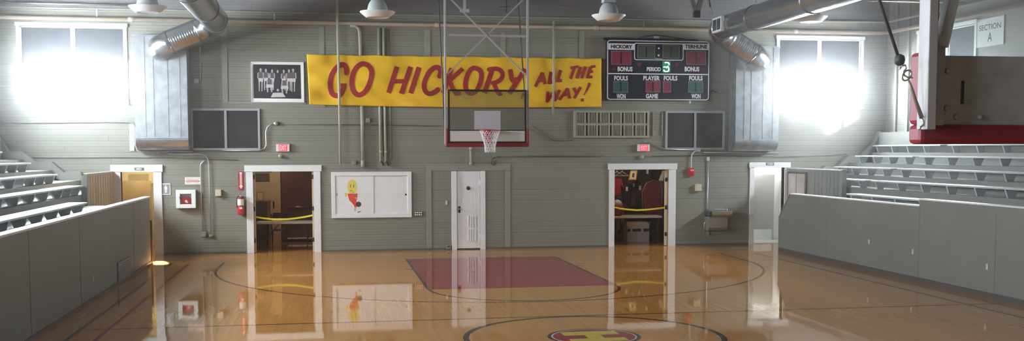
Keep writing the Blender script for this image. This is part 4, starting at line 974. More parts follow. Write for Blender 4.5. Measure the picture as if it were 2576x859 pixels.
# ------------------------------------------------------------------- backstops
def backstop(yb, face, label, zb=2.759):
    """face=-1: the playing face looks towards -Y (far basket); +1: towards +Y (near basket, seen from behind)"""
    t = thing('basketball_backstop', label, 'basketball hoop', (CX, yb, zb))
    Yv = lambda d: yb+face*(-d)                       # d>0 : behind the board
    hw = .915; zt = zb+1.232; zw = zb+.30
    def bx(b, x0, x1, d0, d1, z0, z1): return b.box(CX+x0, CX+x1, Yv(d0), Yv(d1), z0, z1)
    b = B(); bx(b, -hw+.04, hw-.04, .010, .022, zw, zt-.04); gp = finish(b, 'glass_panel', m_bglass, t)
    b = B(); bx(b, -.305, .305, .004, .009, 3.05, 3.05+.455); finish(b, 'target_square', mat('target lilac white', (.5, .5, .54), .5), gp)
    b = B(); bx(b, -hw+.04, hw-.04, 0, .012, zb+.04, zw); finish(b, 'white_band', m_boardw, t)
    b = B(); bx(b, -hw+.02, hw-.02, .015, .05, zb-.02, zw+.02); pk = finish(b, 'back_plate', m_plate, t, bevel=.006)
    b = B(); z_ = zb+.17
    
    for s in (-1, 1):
        b = B(); bx(b, s*.751-.007, s*.751+.007, .05, .054, zb+.10, zb+.206); finish(b, 'plate_slot', m_black, pk)
    b = B()
    for x in (-.83, -.78, -.66, -.4, .4, .66, .78, .83):
        for z in ((zb+.08, zb+.25) if abs(x) > .8 else (zb+.04,)): b.lathe((CX+x, Yv(.05), z), [(.001, face*-.012), (.012, face*-.012), (.014, 0)], 8, 'Y')
    finish(b, 'bolt', m_plate, pk)
    b = B(); fw = .045
    bx(b, -hw, -hw+fw, -.006, .04, zb, zt); bx(b, hw-fw, hw, -.006, .04, zb, zt); bx(b, -hw+fw, hw-fw, -.006, .04, zt-fw, zt); bx(b, -hw+fw, hw-fw, -.006, .04, zb, zb+fw); finish(b, 'board_frame', mat('board frame maroon black', (.022, .008, .012), .45), t, bevel=.004)
    b = B(); bx(b, -hw, hw, -.008, .0, zw-.012, zw+.012); finish(b, 'frame_bar', MATS['board frame maroon black'], t)
    # red edge padding, a U around the lower edge
    b = B(); po = hw+.055; zz = zb-.085
    bx(b, -po, po, -.035, .075, zz, zb+.004)
    bx(b, -po, -hw+.005, -.035, .075, zb+.004, zb+.335); bx(b, hw-.005, po, -.035, .075, zb+.004, zb+.335); finish(b, 'edge_padding', m_red, t, bevel=.02)
    # rim, bracket, net
    zr = 3.05; yr = Yv(-.385)
    b = B(); b.tube([(CX+.229*math.cos(a), yr+.229*math.sin(a), zr) for a in [2*PI*i/36 for i in range(36)]], .0095, 8, closed=True); rim = finish(b, 'rim', m_rim, t)
    b = B(); bx(b, -.09, .09, -.16, -.004, zr-.02, zr+.01); bx(b, -.10, .10, -.012, -.0, zr-.26, zr+.03)
    for s in (-1, 1): b.beam((CX+s*.08, Yv(-.16), zr-.005), (CX+s*.14, Yv(-.22), zr-.005), .02, .02); b.beam((CX+s*.06, Yv(-.02), zr-.22), (CX+s*.06, Yv(-.16), zr-.02), .012, .012)
    finish(b, 'rim_bracket', m_rim, rim)
    K = 12; nl = .74 if face > 0 else 1.
    b = B(); zs = [zr-.012, zr-.09, zr-.19, zr-.28, zr-.36, zr-.44, zr-.50]; zs = [zr+(z-zr)*nl for z in zs]; rr = [.224, .20, .165, .14, .125, .118, .122]
    for k in range(K):
        for s in (-1, 1):
            b.tube([(CX+rr[j]*math.cos(2*PI*(k+s*.5*j)/K), yr+rr[j]*math.sin(2*PI*(k+s*.5*j)/K), zs[j]) for j in range(len(zs))], .0055, 5)
    finish(b, 'net', m_net, rim)
    # masts and bracing
    dm = .115
    for s in (-1, 1):
        b = B(); bx(b, s*.958-.022, s*.958+.022, .056, .145, zb-.02, ZC); finish(b, 'mast', m_mast, t, bevel=.004)
        b = B(); bx(b, s*.885-.022, s*.885+.022, .05, .085, zb, 3.12); finish(b, 'side_channel', m_plate, t)
        if face > 0:
            b = B(); b.beam((CX+s*.896, Yv(.10), 3.07), (CX+s*.62, Yv(.10), 4.32), .05, .045, (0, 1, 0)); finish(b, 'rear_strut', m_plate, t)
    b = B(); zc = 5.23 if face < 0 else 5.23
    bx(b, -.92, .92, dm-.02, dm+.02, zc-.025, zc+.025); bx(b, -.92, .92, dm-.02, dm+.02, 7.4, 7.45); finish(b, 'cross_bar', m_mast, t)
    b = B(); b.beam((CX-.93, Yv(dm+.02), 4.32), (CX+.93, Yv(dm+.02), 6.14), .03, .05, (0, 1, 0)); b.beam((CX+.93, Yv(dm-.02), 4.32), (CX-.93, Yv(dm-.02), 6.14), .03, .05, (0, 1, 0)); finish(b, 'cross_brace', m_mast, t)
    return t, Yv
YBB = 24.388
t, Yv = backstop(YBB, -1, 'glass basketball backboard with red padding at the far end of the court')
for a, c, e in (((1119, 340), (1114, 225), (1102.5, -4)), ((1324, 340), (1319, 225), (1303, -4))):
    p = [atY(*a, YBB+.19), atY(*c, YBB+.19), atY(*e, YBB+.19)]; d = (p[2]-p[1]); p.append(p[2]+d*((ZC-p[2].z)/d.z))
    b = B(); b.tube(p, .017, 8); finish(b, 'hoist_cable', m_rope, t)
YN = 4.57
t, Yv = backstop(YN, 1, 'large basketball backboard seen from behind in the right foreground', 2.715)
yc = YN-.12
P = lambda x, y: atY(x, y, yc)
b = B(); a, c = P(2212, 0), P(2262, 150); d = (a-c); b.tube([c, a, a+d*((ZC-a.z)/d.z)], .0075, 8); cb = finish(b, 'hoist_cable', m_rope, t)
b = B(); q = P(2263, 151); b.lathe(q-Vector((0, 0, .026)), [(.006, 0), (.020, .008), (.024, .026), (.020, .044), (.006, .052)], 12); finish(b, 'cable_clamp', m_rope, cb)
b = B(); b.tube([P(*q) for q in ((2268, 166), (2277, 164), (2280, 172), (2272, 180), (2275, 190), (2284, 195), (2296, 196))], .0045, 7); b.tube([P(*q) for q in ((2262, 175), (2267, 168))], .004, 6); finish(b, 'hook', m_conduit, cb)
b = B(); b.tube([P(2281+11*math.cos(x)-4*math.sin(x), 190+13*math.sin(x)) for x in [2*PI*i/16 for i in range(16)]], .0045, 7, closed=True); finish(b, 'shackle', m_conduit, cb)
b = B(); b.tube([P(2286, 204), P(2294, 226), P(2318, 298)], [.006, .0085, .0085], 8); b.tube([P(2295, 228), P(2322, 296)], .005, 6); finish(b, 'turnbuckle', mat('rusty pale metal', (.36, .30, .26), .5, metal=.4), cb)
b = B(); b.tube([P(*q) for q in ((2318, 297), (2323, 306), (2322, 316), (2316, 320), (2313, 326))], .005, 7); finish(b, 'lower_hook', m_conduit, cb)

# ---------------------------------------------------------------- pendant lamps
def lamp_proto(x, y, z, label):
    t = thing('pendant_lamp', label, 'lamp', (x, y, z), 'high-bay lamps')
    b = B(); b.lathe((x, y, z), [(.17, .012), (.20, 0), (.215, .005), (.325, .10), (.328, .115), (.30, .112), (.21, .12), (.12, .12)], 32); finish(b, 'reflector', m_lampw, t)
    b = B(); b.lathe((x, y, z), [(.001, .018), (.10, .012), (.17, .014)], 24, cap=False); finish(b, 'lens', mat('lamp lens', (.5, .5, .47), .3), t)
    b = B(); b.lathe((x, y, z), [(.195, .118), (.19, .15), (.175, .22), (.15, .28), (.115, .325), (.07, .345), (.05, .348)], 28); finish(b, 'bell_housing', mat('lamp bell pale grey', (.42, .45, .45), .45), t)
    b = B(); b.box(x-.12, x+.12, y-.10, y+.10, z+.348, z+.56); finish(b, 'ballast_box', m_mast, t, bevel=.01)
    b = B(); b.tube([(x, y, z+.55), (x, y, ZC)], .012, 8); finish(b, 'stem', m_mast, t)
    return t
YLP = 20.2
lp = [atY(371.5, 32, YLP), atY(950, 45, YLP), atY(1531, 53, YLP), atY(2040, 56, 23.3)]
LBL = ['white bell-shaped pendant lamp above the left window, leftmost of four', 'white bell-shaped pendant lamp above the word HICKORY', 'white bell-shaped pendant lamp beside the scoreboard top', 'white bell-shaped pendant lamp above the right window, rightmost of four']
L0 = lamp_proto(lp[0].x, lp[0].y, lp[0].z, LBL[0])
for p, l in zip(lp[1:], LBL[1:]): L_ = dup(L0, p, l)
L_.scale = (1.14, 1.14, 1.14)

# roof bracing visible at the top edge
q = atY(1752, 38, 24.5); t = thing('roof_brace', 'dark V-shaped roof brace hanging above the scoreboard', 'roof brace', q)
b = B(); b.beam(q, q+Vector((-.95, 0, ZC-q.z)), .10, .10); finish(b, 'strut', m_gable, t)
b = B(); b.beam(q+Vector((0, 0, 0)), q+Vector((.75, 0, ZC-q.z)), .10, .10); finish(b, 'strut', m_gable, t)
b = B(); b.box(q.x-.08, q.x+.08, q.y-.05, q.y+.05, q.z-.06, q.z+.10); finish(b, 'gusset', m_rope, t)
q = atY(1787, 34, 25.2); t = thing('duct_hanger', 'thin dark hanger rod above the bend of the right round duct', 'hanger', q)
b = B(); b.tube([q+Vector((0, 0, .15)), q+Vector((-.06, 0, .5)), q+Vector((-.1, 0, ZC-q.z))], .02, 8); finish(b, 'rod', m_rope, t)
b = B(); b.tube([q+Vector((.06, 0, -.02)), q+Vector((0, 0, .17)), q+Vector((-.07, 0, -.02))], .008, 6); finish(b, 'strap', m_conduit, t)
q = atY(1169, 28, 26.2); t = thing('brace_bracket', 'pale bracket on a roof post behind the far backboard masts', 'bracket', q)
b = B(); b.box(q.x-.11, q.x+.11, q.y-.03, q.y+.03, q.z-.03, q.z+.05); finish(b, 'plate', m_mast, t)
b = B(); b.box(q.x-.03, q.x+.03, q.y-.03, q.y+.03, q.z+.05, ZC); finish(b, 'post', m_mast, t)
q = atY(1274, 17, 26.2); t = thing('hanger_rod', 'thin dark rod with a cross bar near the far backboard masts', 'rod', q)
b = B(); b.tube([q+Vector((0, 0, -.14)), q+Vector((0, 0, ZC-q.z))], .012, 6); finish(b, 'rod', m_rope, t)
b = B(); b.tube([q+Vector((-.17, 0, 0)), q+Vector((.17, 0, 0))], .010, 6); finish(b, 'cross_bar', m_rope, t)
q = atY(2268, 3, 24.0)
pipe('branch_pipe', 'thin white pipe crossing the top right corner of the hall', [atY(2180, 1.5, 24), atY(2220, 2, 24), (XR-.02, 24, q.z)], .022, m_pipe)
# stencilled section sign on the right-hand wall, seen through the near backboard
a, c = atX(2457, 75, XR), atX(2527, 75, XR); zt, zb_ = atX(2490, 45, XR).z, atX(2490, 116, XR).z
t = thing('section_sign', 'white sign reading SECTION A on the right wall, seen through the near backboard', 'sign', (XR-.01, (a.y+c.y)/2, zb_))
b = B(); b.box(XR-.02, XR-.002, c.y, a.y, zb_, zt); finish(b, 'board', m_capw, t)
b = B()
def side_text(body, f0, f1, g0, g1):
    me = text_mesh(body, .01); xs = [v.co.x for v in me.vertices]; ys = [v.co.y for v in me.vertices]
    y0, y1 = a.y+(c.y-a.y)*f0, a.y+(c.y-a.y)*f1; z0, z1 = zb_+(zt-zb_)*g0, zb_+(zt-zb_)*g1
    sx = (y1-y0)/(max(xs)-min(xs)); sz = (z1-z0)/(max(ys)-min(ys))
    b.mesh(me, Matrix(((0, 0, 0, XR-.0225), (sx, 0, 0, y0-min(xs)*sx), (0, sz, 0, z0-min(ys)*sz), (0, 0, 0, 1))))
side_text('SECTION', .12, .9, .58, .78); side_text('A', .44, .6, .16, .48); finish(b, 'lettering', m_dark, t)

# ------------------------------------------------------------- left doorway room
def ip(x, y, Y): return atY(600+x/3.304, 400+y/3.304, Y)
Yr = 30.9
a, c = ip(128, 115, Yr), ip(288, 640, Yr)
t = thing('panel_door', 'cream panelled door with a frosted upper pane inside the left doorway', 'door', ((a.x+c.x)/2, Yr, 0))
z1 = a.z; b = B(); b.box(a.x-.1, c.x, Yr, Yr+.05, .01, z1); lf = finish(b, 'door_slab', m_cream, t)
b = B(); h = ip(200, 210, Yr).z; b.box(a.x-.1, c.x-.07, Yr-.015, Yr, h, h+.05); b.box(a.x-.1, c.x-.07, Yr-.015, Yr, 1.15, 1.28); b.box(c.x-.07, c.x, Yr-.015, Yr, .02, z1); b.box(a.x-.1, c.x-.07, Yr-.015, Yr, .05, .25); finish(b, 'stile', m_cream, lf)
b = B(); b.box(a.x-.1, c.x-.07, Yr-.008, Yr-.002, h+.06, z1-.02); finish(b, 'frosted_pane', mat('frosted brown pane', (.10, .075, .05), .3), lf)
q = ip(297, 383, Yr-.03); b = B(); b.box(c.x+.01, c.x+.05, Yr-.03, Yr-.012, q.z-.1, q.z+.1); finish(b, 'lock_plate', m_black, t)
d = ip(350, 300, Yr); b = B(); b.box(c.x, d.x, Yr-.012, Yr+.05, 0, z1+.1); finish(b, 'door_post', m_cream, t)
t = thing('double_door', 'dark maroon door with a push bar inside the left doorway', 'door', (d.x+.6, Yr, 0))
e = ip(640, 300, Yr); b = B(); b.box(d.x+.02, e.x+.3, Yr-.02, Yr+.04, .04, z1+.1); lf = finish(b, 'door_slab', m_maroon, t)
q = ip(500, 400, Yr-.08); b = B(); b.tube([(ip(415, 400, Yr-.08).x, Yr-.08, q.z), (ip(605, 400, Yr-.08).x, Yr-.08, q.z)], .022, 10)
for x in (430, 590): p = ip(x, 400, Yr-.08); b.box(p.x-.02, p.x+.02, Yr-.08, Yr-.02, q.z-.02, q.z+.02)
finish(b, 'push_bar', m_chrome, lf)
q = ip(500, 661, Yr-.03); b = B(); b.box(ip(398, 661, Yr-.03).x, ip(445, 661, Yr-.03).x, Yr-.035, Yr-.02, q.z-.02, q.z+.025); b.box(ip(450, 661, Yr-.03).x, ip(620, 661, Yr-.03).x, Yr-.035, Yr-.02, q.z-.02, q.z+.025); finish(b, 'light_gap_strip', m_chrome, lf)  # bright strips imitate the light gap under the door
Yc = 29.3; a, c = ip(146, 355, Yc), ip(262, 700, Yc)
t = thing('wooden_cabinet', 'dark wooden cabinet with orange light painted on one edge inside the left doorway', 'cabinet', ((a.x+c.x)/2, Yc+.3, 0))
b = B(); b.box(a.x-.25, c.x-.06, Yc, Yc+.6, 0, a.z-.03); bo = finish(b, 'body', m_wood, t)
b = B(); b.box(a.x-.28, c.x+.03, Yc-.03, Yc+.63, a.z-.03, a.z); finish(b, 'top', m_wood, t, bevel=.006)
b = B(); b.box(c.x-.06, c.x, Yc, Yc+.6, 0, a.z-.03); finish(b, 'side_panel', m_woodl, t)  # orange light on the cabinet's side is put into this panel's colour
p = ip(180, 350, Yc+.2); b = B(); b.box(p.x-.09, p.x+.09, Yc+.2, Yc+.215, a.z, a.z+.24); tp_ = thing('small_picture', 'small framed paper standing on the dark wooden cabinet', 'picture', (p.x, Yc+.2, a.z)); finish(b, 'frame', m_woodl, tp_)
b = B(); b.box(p.x-.07, p.x+.07, Yc+.195, Yc+.2, a.z+.02, a.z+.22); finish(b, 'print', m_paper, tp_)
def folding_table(px0, px1, py, Y, f, label, lx, rnd):
    A, C_ = f(px0, py, Y), f(px1, py, Y); z = A.z; x0, x1 = A.x, C_.x; w = .62
    t = thing('folding_table', label, 'table', ((x0+x1)/2, Y+w/2, 0), 'folding tables across doorways')
    r = .06; pts = []
    for cx, cy, a0 in ((x1-r, Y+w-r, 0), (x0+r, Y+w-r, PI/2), (x0+r, Y+r, PI), (x1-r, Y+r, 1.5*PI)): pts += [(cx+r*math.cos(a0+PI/2*i/5), cy+r*math.sin(a0+PI/2*i/5)) for i in range(6)]
    b = B(); b.prism(pts, 'Z', z-.05, z); finish(b, 'tabletop', m_table, t, bevel=.008)
    for x in lx:
        b = B(); b.tube([(x, Y+.08, z-.05), (x-.03, Y+.05, .02)], .014, 8); b.tube([(x, Y+w-.08, z-.05), (x-.03, Y+w-.05, .02)], .014, 8); b.tube([(x-.02, Y+.07, .3), (x-.02, Y+w-.07, .3)], .012, 8); finish(b, 'leg', m_black, t)
        b = B(); b.tube([(x-.01, Y+w/2, .3), (x-.3 if x > (x0+x1)/2 else x+.3, Y+w/2, z-.06)], .01, 8); finish(b, 'brace', m_black, t)
Y = YW+.95
x0, x1 = ip(148, 535, Y).x, ip(640, 520, Y).x
folding_table(148, 640, 530, Y, ip, 'white folding table blocking the left double doorway', (x0+.28, x1-.2), 1)
# folding chair
q = ip(335, 445, 29.4); cxh = q.x
t = thing('folding_chair', 'black folding chair behind the white table in the left doorway', 'chair', (cxh, 29.5, 0))
b = B(); b.prism([(cxh-.19, .78), (cxh-.15, .92), (cxh+.15, .92), (cxh+.19, .78)], 'Y', 29.38, 29.41); finish(b, 'backrest', m_black, t, bevel=.01)
b = B(); b.box(cxh-.2, cxh+.2, 29.42, 29.80, .43, .46); finish(b, 'seat', m_black, t, bevel=.01)
for s in (-1, 1):
    b = B(); b.tube([(cxh+s*.2, 29.39, .9), (cxh+s*.2, 29.5, .45), (cxh+s*.2, 29.85, .01)], .013, 8); finish(b, 'leg', m_black, t)
    b = B(); b.tube([(cxh+s*.18, 29.75, .45), (cxh+s*.18, 29.36, .01)], .013, 8); finish(b, 'leg', m_black, t)
def tape(f, pts, Y, label):
    b = B(); P0 = [f(x, y, Y) for x, y in pts]
    for i, (p, q) in enumerate(zip(P0, P0[1:])):
        for dz in ((0,),): b.poly([(p.x, p.y-.002, p.z-.022), (q.x, q.y-.002, q.z-.022), (q.x, q.y, q.z+.022), (p.x, p.y, p.z+.022)])
    bmesh.ops.remove_doubles(b.bm, verts=b.bm.verts, dist=.0005)
    o = finish(b, 'caution_tape', m_tape); s_ = o.modifiers.new('thickness', 'SOLIDIFY'); s_.thickness = .002; return tag(o, label, 'tape')
tape(ip, [(128, 482), (200, 494), (300, 505), (400, 503), (470, 496), (550, 484), (634, 466)], YW+.12, 'yellow caution tape strung across the left double doorway')

# ------------------------------------------------------------ right doorway room
def jp(x, y, Y): return atY(1520+x/3.58, 400+y/3.58, Y)
Y = YW+.75
x0, x1 = jp(60, 520, Y).x, jp(528, 520, Y).x
folding_table(60, 528, 522, Y, jp, 'white folding table blocking the right storeroom doorway', (x0+.3, x1-.12), 1)
tape(jp, [(88, 436), (140, 447), (200, 456), (290, 463), (370, 460), (450, 452), (556, 439)], YW+.12, 'yellow caution tape strung across the right storeroom doorway')
Ym = 29.6
# clothes rail with garments on hangers
zr = jp(150, 130, Ym).z+.12
t = thing('clothes_rail', 'dark clothes rail across the top of the storeroom', 'clothes rail', ((D4[0]+D4[1])/2, Ym, zr)); b = B(); b.tube([(D4[0]-.45, Ym, zr), (D4[1]+.45, Ym, zr)], .014, 8); finish(b, 'rod', m_black, t)
def hanger(x, label):
    t = thing('clothes_hanger', label, 'hanger', (x, Ym, zr), 'white hangers'); b = B(); r = .005
    b.tube([(x, Ym, zr+.018), (x+.02, Ym, zr+.01), (x+.015, Ym, zr-.02), (x, Ym, zr-.04), (x, Ym, zr-.07)], r, 6); finish(b, 'hook', m_table, t)
    b = B(); b.tube([(x, Ym, zr-.07), (x+.19, Ym, zr-.19), (x-.19, Ym, zr-.19)], .012, 6, closed=True); finish(b, 'bar', m_table, t)
for px, l in ((115, 'white hanger at the left end of the storeroom rail'), (160, 'white hanger in front of its neighbour on the storeroom rail')): hanger(jp(px, 150, Ym).x, l)
def shirt(px, py0, py1, w, m, label, Y=Ym, tagp=True):
    q = jp(px, py0, Y); z1 = q.z; z0 = jp(px, py1, Y).z; x = q.x
    t = thing('hanging_shirt', label, 'shirt', (x, Y, z0), 'garments in the storeroom')
    b = B(); b.prism([(x-w*.8, z0), (x+w*.8, z0), (x+w*.85, z1-.16), (x+w*1.15, z1-.30), (x+w*1.3, z1-.22), (x+w*.9, z1-.02), (x+w*.25, z1), (x, z1-.04), (x-w*.25, z1), (x-w*.9, z1-.02), (x-w*1.3, z1-.22), (x-w*1.15, z1-.30), (x-w*.85, z1-.16)], 'Y', Y-.04, Y+.04); finish(b, 'cloth', m, t, bevel=.012)
    if tagp:
        b = B(); b.box(x-.03, x+.03, Y-.05, Y-.044, z1-.24, z1-.12); finish(b, 'price_tag', m_paper, t)
m_shr = mat('red jersey cloth', (.28, .012, .022), .8); m_shb = mat('black jersey cloth', (.018, .016, .022), .8); m_shm = mat('maroon jersey cloth', (.10, .012, .022), .8)
shirt(108, 175, 330, .16, m_shr, 'red shirt hanging at the left edge of the storeroom', Ym-.15, False)
shirt(200, 215, 400, .14, m_shb, 'black shirt with a white tag, second from the left in the storeroom')
shirt(262, 180, 430, .17, m_shm, 'maroon shirt with a white tag below the gold picture', Ym+.1)
shirt(318, 205, 420, .12, m_shb, 'black shirt with a tag right of the maroon one')
shirt(385, 60, 190, .16, m_shb, 'black shirt hung high under the door head', Ym-.1)
q = jp(262, 150, Ym-.3)
t = thing('gold_picture', 'small tilted picture in a gold frame at the top of the storeroom', 'picture', q)
b = B(); A = [jp(*p, Ym-.3) for p in ((220, 190), (238, 108), (300, 105), (288, 190))]
b.prism([(p.x, p.z) for p in A], 'Y', Ym-.3, Ym-.27); finish(b, 'frame', mat('gold frame', (.75, .52, .12), .35, metal=.3), t)
b = B(); cx_, cz_ = sum(p.x for p in A)/4, sum(p.z for p in A)/4; b.poly([(cx_+(p.x-cx_)*.72, Ym-.303, cz_+(p.z-cz_)*.78) for p in A]); mt = finish(b, 'mat_paper', m_paper, t)
b = B(); b.poly([(cx_+(p.x-cx_)*.3, Ym-.305, cz_+(p.z-cz_)*.45) for p in A]); finish(b, 'print', m_wood, mt)
ctop = .76
# red padded chair with metal frame standing on the stack
A = [jp(*p, 29.25) for p in ((365, 440), (350, 300), (385, 225), (440, 200), (505, 215), (512, 300), (505, 440))]
t = thing('padded_seat_back', 'large red padded seat back standing in the storeroom', 'seat', (A[0].x+.25, 29.3, ctop)); A[0].z = A[-1].z = ctop
b = B(); b.prism([(p.x, p.z) for p in A], 'Y', 29.2, 29.37); finish(b, 'pad', mat('red padded cloth', (.17, .012, .02), .7, noise=.2, nscale=12), t, bevel=.03)
b = B(); F_ = [jp(*p, 29.18) for p in ((350, 440), (340, 300), (378, 222), (440, 192), (510, 208), (522, 300), (515, 440))]; F_[0].z = F_[-1].z = ctop+.012; b.tube([tuple(p) for p in F_], .012, 8); finish(b, 'tube_frame', mat('dull chrome', (.3, .28, .28), .35, metal=.8), t)
A = [jp(*p, 29.9) for p in ((143, 515), (143, 345), (182, 345), (182, 515))]
b = B(); b.box(A[0].x, A[2].x, 29.9, 30.3, 0, A[1].z); tag(finish(b, 'storage_locker', mat('beige locker paint', (.42, .36, .24), .5), bevel=.008), 'narrow beige upright box at the left of the storeroom', 'box')
tz = jp(60, 522, YW+.75).z
q = jp(118, 470, 28.78); t = thing('laundry_bag', 'pale cloth bundle with red lower half at the left storeroom edge', 'bag', (q.x, 28.78, tz))
b = B(); b.lathe((q.x, 28.78, tz), [(.10, 0), (.15, .05), (.16, .2), (.14, .3)], 20); finish(b, 'lower', m_shr, t)
b = B(); z_ = tz+.3; b.lathe((q.x, 28.78, z_), [(.14, 0), (.13, .06), (.09, .12), (.03, .15)], 20); finish(b, 'upper', m_table, t)
t = thing('display_counter', 'dark storeroom counter behind the white table', 'counter', ((D4[0]+D4[1])/2, 29.3, 0))
b = B(); b.box(D4[0]-.4, D4[1]+.3, 29.12, 29.75, ctop-.04, ctop); finish(b, 'top', m_wood, t)
for x in (D4[0]-.3, D4[1]+.2):
    b = B(); b.box(x-.04, x+.04, 29.16, 29.7, 0, ctop-.04); finish(b, 'leg', m_wood, t)
A, C_ = jp(212, 565, 28.9), jp(410, 715, 28.9)
t = thing('storage_box', 'white cardboard box with dark stripe under the storeroom table', 'box', ((A.x+C_.x)/2, 29.1, 0))
zz = max(.02, C_.z); b = B(); b.box(A.x, C_.x, 28.95, 29.4, 0, A.z-.05); bo = finish(b, 'carton', m_table, t, bevel=.006)
b = B(); b.box(A.x-.012, C_.x+.012, 28.938, 29.412, A.z-.12, A.z-.03); finish(b, 'lid', m_paper, t, bevel=.005)
b = B(); zmid = jp(300, 645, 28.9).z
for f0, f1 in ((.02, .14), (.24, .62), (.74, .98)): b.box(A.x+(C_.x-A.x)*f0, A.x+(C_.x-A.x)*f1, 28.944, 28.95, zmid-.04, zmid+.04)
finish(b, 'label_stripe', m_dark, bo)
q = jp(540, 140, Ym); t = thing('price_card', 'pale tilted card hanging at the right of the storeroom', 'card', q)
b = B(); A = [jp(*p, Ym-.2) for p in ((490, 195), (525, 105), (550, 110), (528, 200))]; b.prism([(p.x, p.z) for p in A], 'Y', Ym-.2, Ym-.19); finish(b, 'sheet', m_paper, t)

# ------------------------------------------------------------------ restrooms
# women's: stall panel, glowing globe lamps
Ys = 28.9
q0, q1 = atY(1897, 440, Ys), atY(1946, 577, Ys)
t = thing('stall_partition', 'grey toilet stall panel standing inside the right washroom doorway', 'partition', ((q0.x+q1.x)/2, Ys, 0))
b = B(); b.box(q0.x-.6, q1.x, Ys, Ys+.03, q1.z, q0.z); finish(b, 'panel', mat('stall grey', (.5, .52, .5), .45), t)
b = B(); b.box(q1.x-.05, q1.x, Ys-.01, Ys+.04, 0, q0.z); b.box(q0.x-.6, q0.x-.55, Ys-.01, Ys+.04, 0, q0.z); finish(b, 'post', MATS['stall grey'], t)
Yb = 30.4
for (px, py, l) in ((1937, 437, 'right glowing globe lamp high in the right washroom'), (1902, 437, 'left glowing globe lamp high in the right washroom')):
    q = atY(px, py, Yb-.14); t = thing('globe_lamp', l, 'lamp', (q.x, Yb-.14, q.z-.12), 'washroom globe lamps')
    b = B(); b.lathe((q.x, Yb-.14, q.z), [(.11*math.cos(a), .11*math.sin(a)) for a in [-PI/2+PI*i/12+.001 for i in range(13)]], 20); finish(b, 'globe', mat('lit globe', (.9, .9, .88), .4, emit=(1., .98, .95), estr=11.), t)
    b = B(); b.lathe((q.x, Yb-.02, q.z), [(.05, 0), (.06, .02)], 14, 'Y'); finish(b, 'base', m_white, t)
q0, q1 = atY(1909, 432, Yb-.03), atY(1924, 442, Yb-.03); b = B(); b.box(q0.x, q1.x, Yb-.04, Yb, q1.z-.1, q0.z); tag(finish(b, 'wall_tile_panel', mat('pinkish tile', (.55, .40, .36), .5)), 'small pinkish panel between the globe lamps', 'panel')
# men's: tan partition and a bright transom behind it
Ys = 29.4
q0, q1 = atY(305, 456, Ys), atY(383, 600, Ys)
t = thing('stall_partition', 'tan toilet stall panel standing inside the left washroom doorway', 'partition', ((q0.x+q1.x)/2, Ys, 0))
b = B(); b.box(q0.x-.4, q1.x, Ys, Ys+.03, .35, q0.z); finish(b, 'panel', m_tan, t)
b = B(); b.box(q1.x-.04, q1.x, Ys-.01, Ys+.04, 0, q0.z); finish(b, 'post', m_tan, t)
Yb = 30.55
q0, q1 = atY(311, 434, Yb), atY(386, 462, Yb)
t = thing('transom_window', 'bright frosted transom light above the tan stall panel', 'window', ((q0.x+q1.x)/2, Yb, q1.z))
b = B(); b.box(q0.x-.3, q1.x+.02, Yb, Yb+.04, q1.z, q0.z+.05); finish(b, 'frame', mat('lit cream frame', (.8, .7, .5), .5), t)
b = B(); b.box(q0.x+.12, q1.x-.12, Yb-.01, Yb, q1.z+.05, q0.z-.05); finish(b, 'frosted_pane', mat('frosted tan pane', (.5, .42, .24), .4), t)

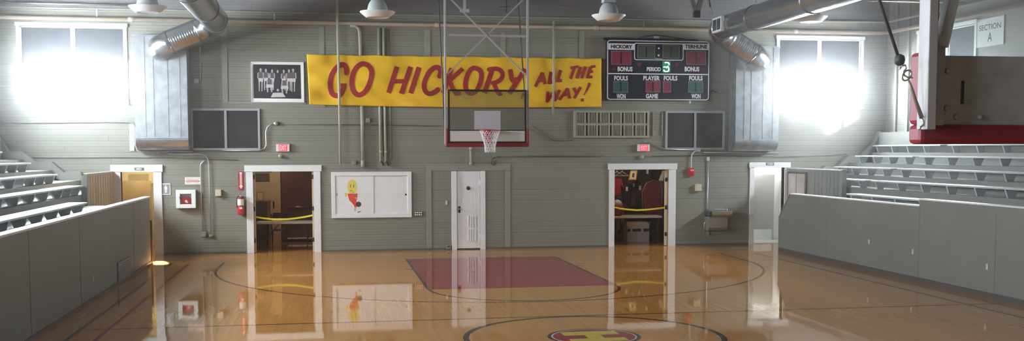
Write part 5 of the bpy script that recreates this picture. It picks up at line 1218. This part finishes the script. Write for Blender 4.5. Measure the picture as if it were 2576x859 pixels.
# ------------------------------------------------------------------- daylight
Wd = bpy.data.worlds.new('sky'); S.world = Wd; Wd.use_nodes = True
bg = Wd.node_tree.nodes['Background']; bg.inputs['Color'].default_value = (.9, .96, 1., 1); bg.inputs['Strength'].default_value = 118.
def lamp(name, kind, loc, e, col=(1, 1, 1), size=.3, rot=None, **kw):
    l = bpy.data.lights.new(name, kind); l.energy = e; l.color = col
    for k, v in kw.items(): setattr(l, k, v)
    o = bpy.data.objects.new(name, l); COL.objects.link(o); o.location = loc
    if rot is not None: o.rotation_euler = rot
    return o
sun = lamp('sun', 'SUN', (30, 10, 30), 9., (1., .96, .88), angle=.035)
sun.rotation_euler = Vector((-.62, 1.3, -.31)).to_track_quat('-Z', 'Y').to_euler()
lamp('storeroom_bulb', 'POINT', ((D4[0]+D4[1])/2-.2, 28.6, 2.5), 26, (1, .8, .55), shadow_soft_size=.06)
lamp('hallway_bulb', 'POINT', ((D2[0]+D2[1])/2-.3, 29.3, 2.5), 36, (1, .76, .48), shadow_soft_size=.06)
lamp('washroom_bulb', 'POINT', ((D5[0]+D5[1])/2, 28.6, 2.45), 48, (1, .99, .96), shadow_soft_size=.08)
lamp('washroom_tan_bulb', 'POINT', ((D1[0]+D1[1])/2, 29.0, 2.5), 60, (1, .9, .58), shadow_soft_size=.08)

tg = Vector((-3.89, 25.7, 0)); src = Vector((-4.62, 28.8, 1.95))
sp = lamp('added_floor_spot', 'SPOT', src, 26000, (1, .97, .88), spot_size=.13, spot_blend=.3, shadow_soft_size=.03); sp.rotation_euler = (tg-src).to_track_quat('-Z', 'Y').to_euler()  # spot added inside the doorway to make the bright floor patch

S.view_settings.view_transform = 'Standard'; S.view_settings.look = 'None'; S.view_settings.gamma = 1.; S.view_settings.use_curve_mapping = False
S.view_settings.exposure = .08
c = S.cycles
c.use_denoising = True; c.caustics_reflective = False; c.caustics_refractive = False; c.max_bounces = 9; c.diffuse_bounces = 6; c.glossy_bounces = 4; c.transparent_max_bounces = 12; c.sample_clamp_indirect = 10.; c.blur_glossy = .5

b = B(); b.box(XL-.6, XR+.6, YF-.5, YW+.6, -.5, ZC+.5)  # scattering volume added to imitate lens glare around the windows
vm = bpy.data.materials.new('glare scatter'); vm.use_nodes = True; nt = vm.node_tree; nt.nodes.remove(nt.nodes['Principled BSDF'])
vs = nt.nodes.new('ShaderNodeVolumeScatter'); vs.inputs['Density'].default_value = .0027; vs.inputs['Anisotropy'].default_value = .965
nt.links.new(vs.outputs[0], nt.nodes['Material Output'].inputs['Volume'])
hz = finish(b, 'glare_haze', vm); tag(hz, 'faint scattering added through the hall to imitate lens glare', 'glare_haze', kind='stuff')
c.volume_bounces = 1
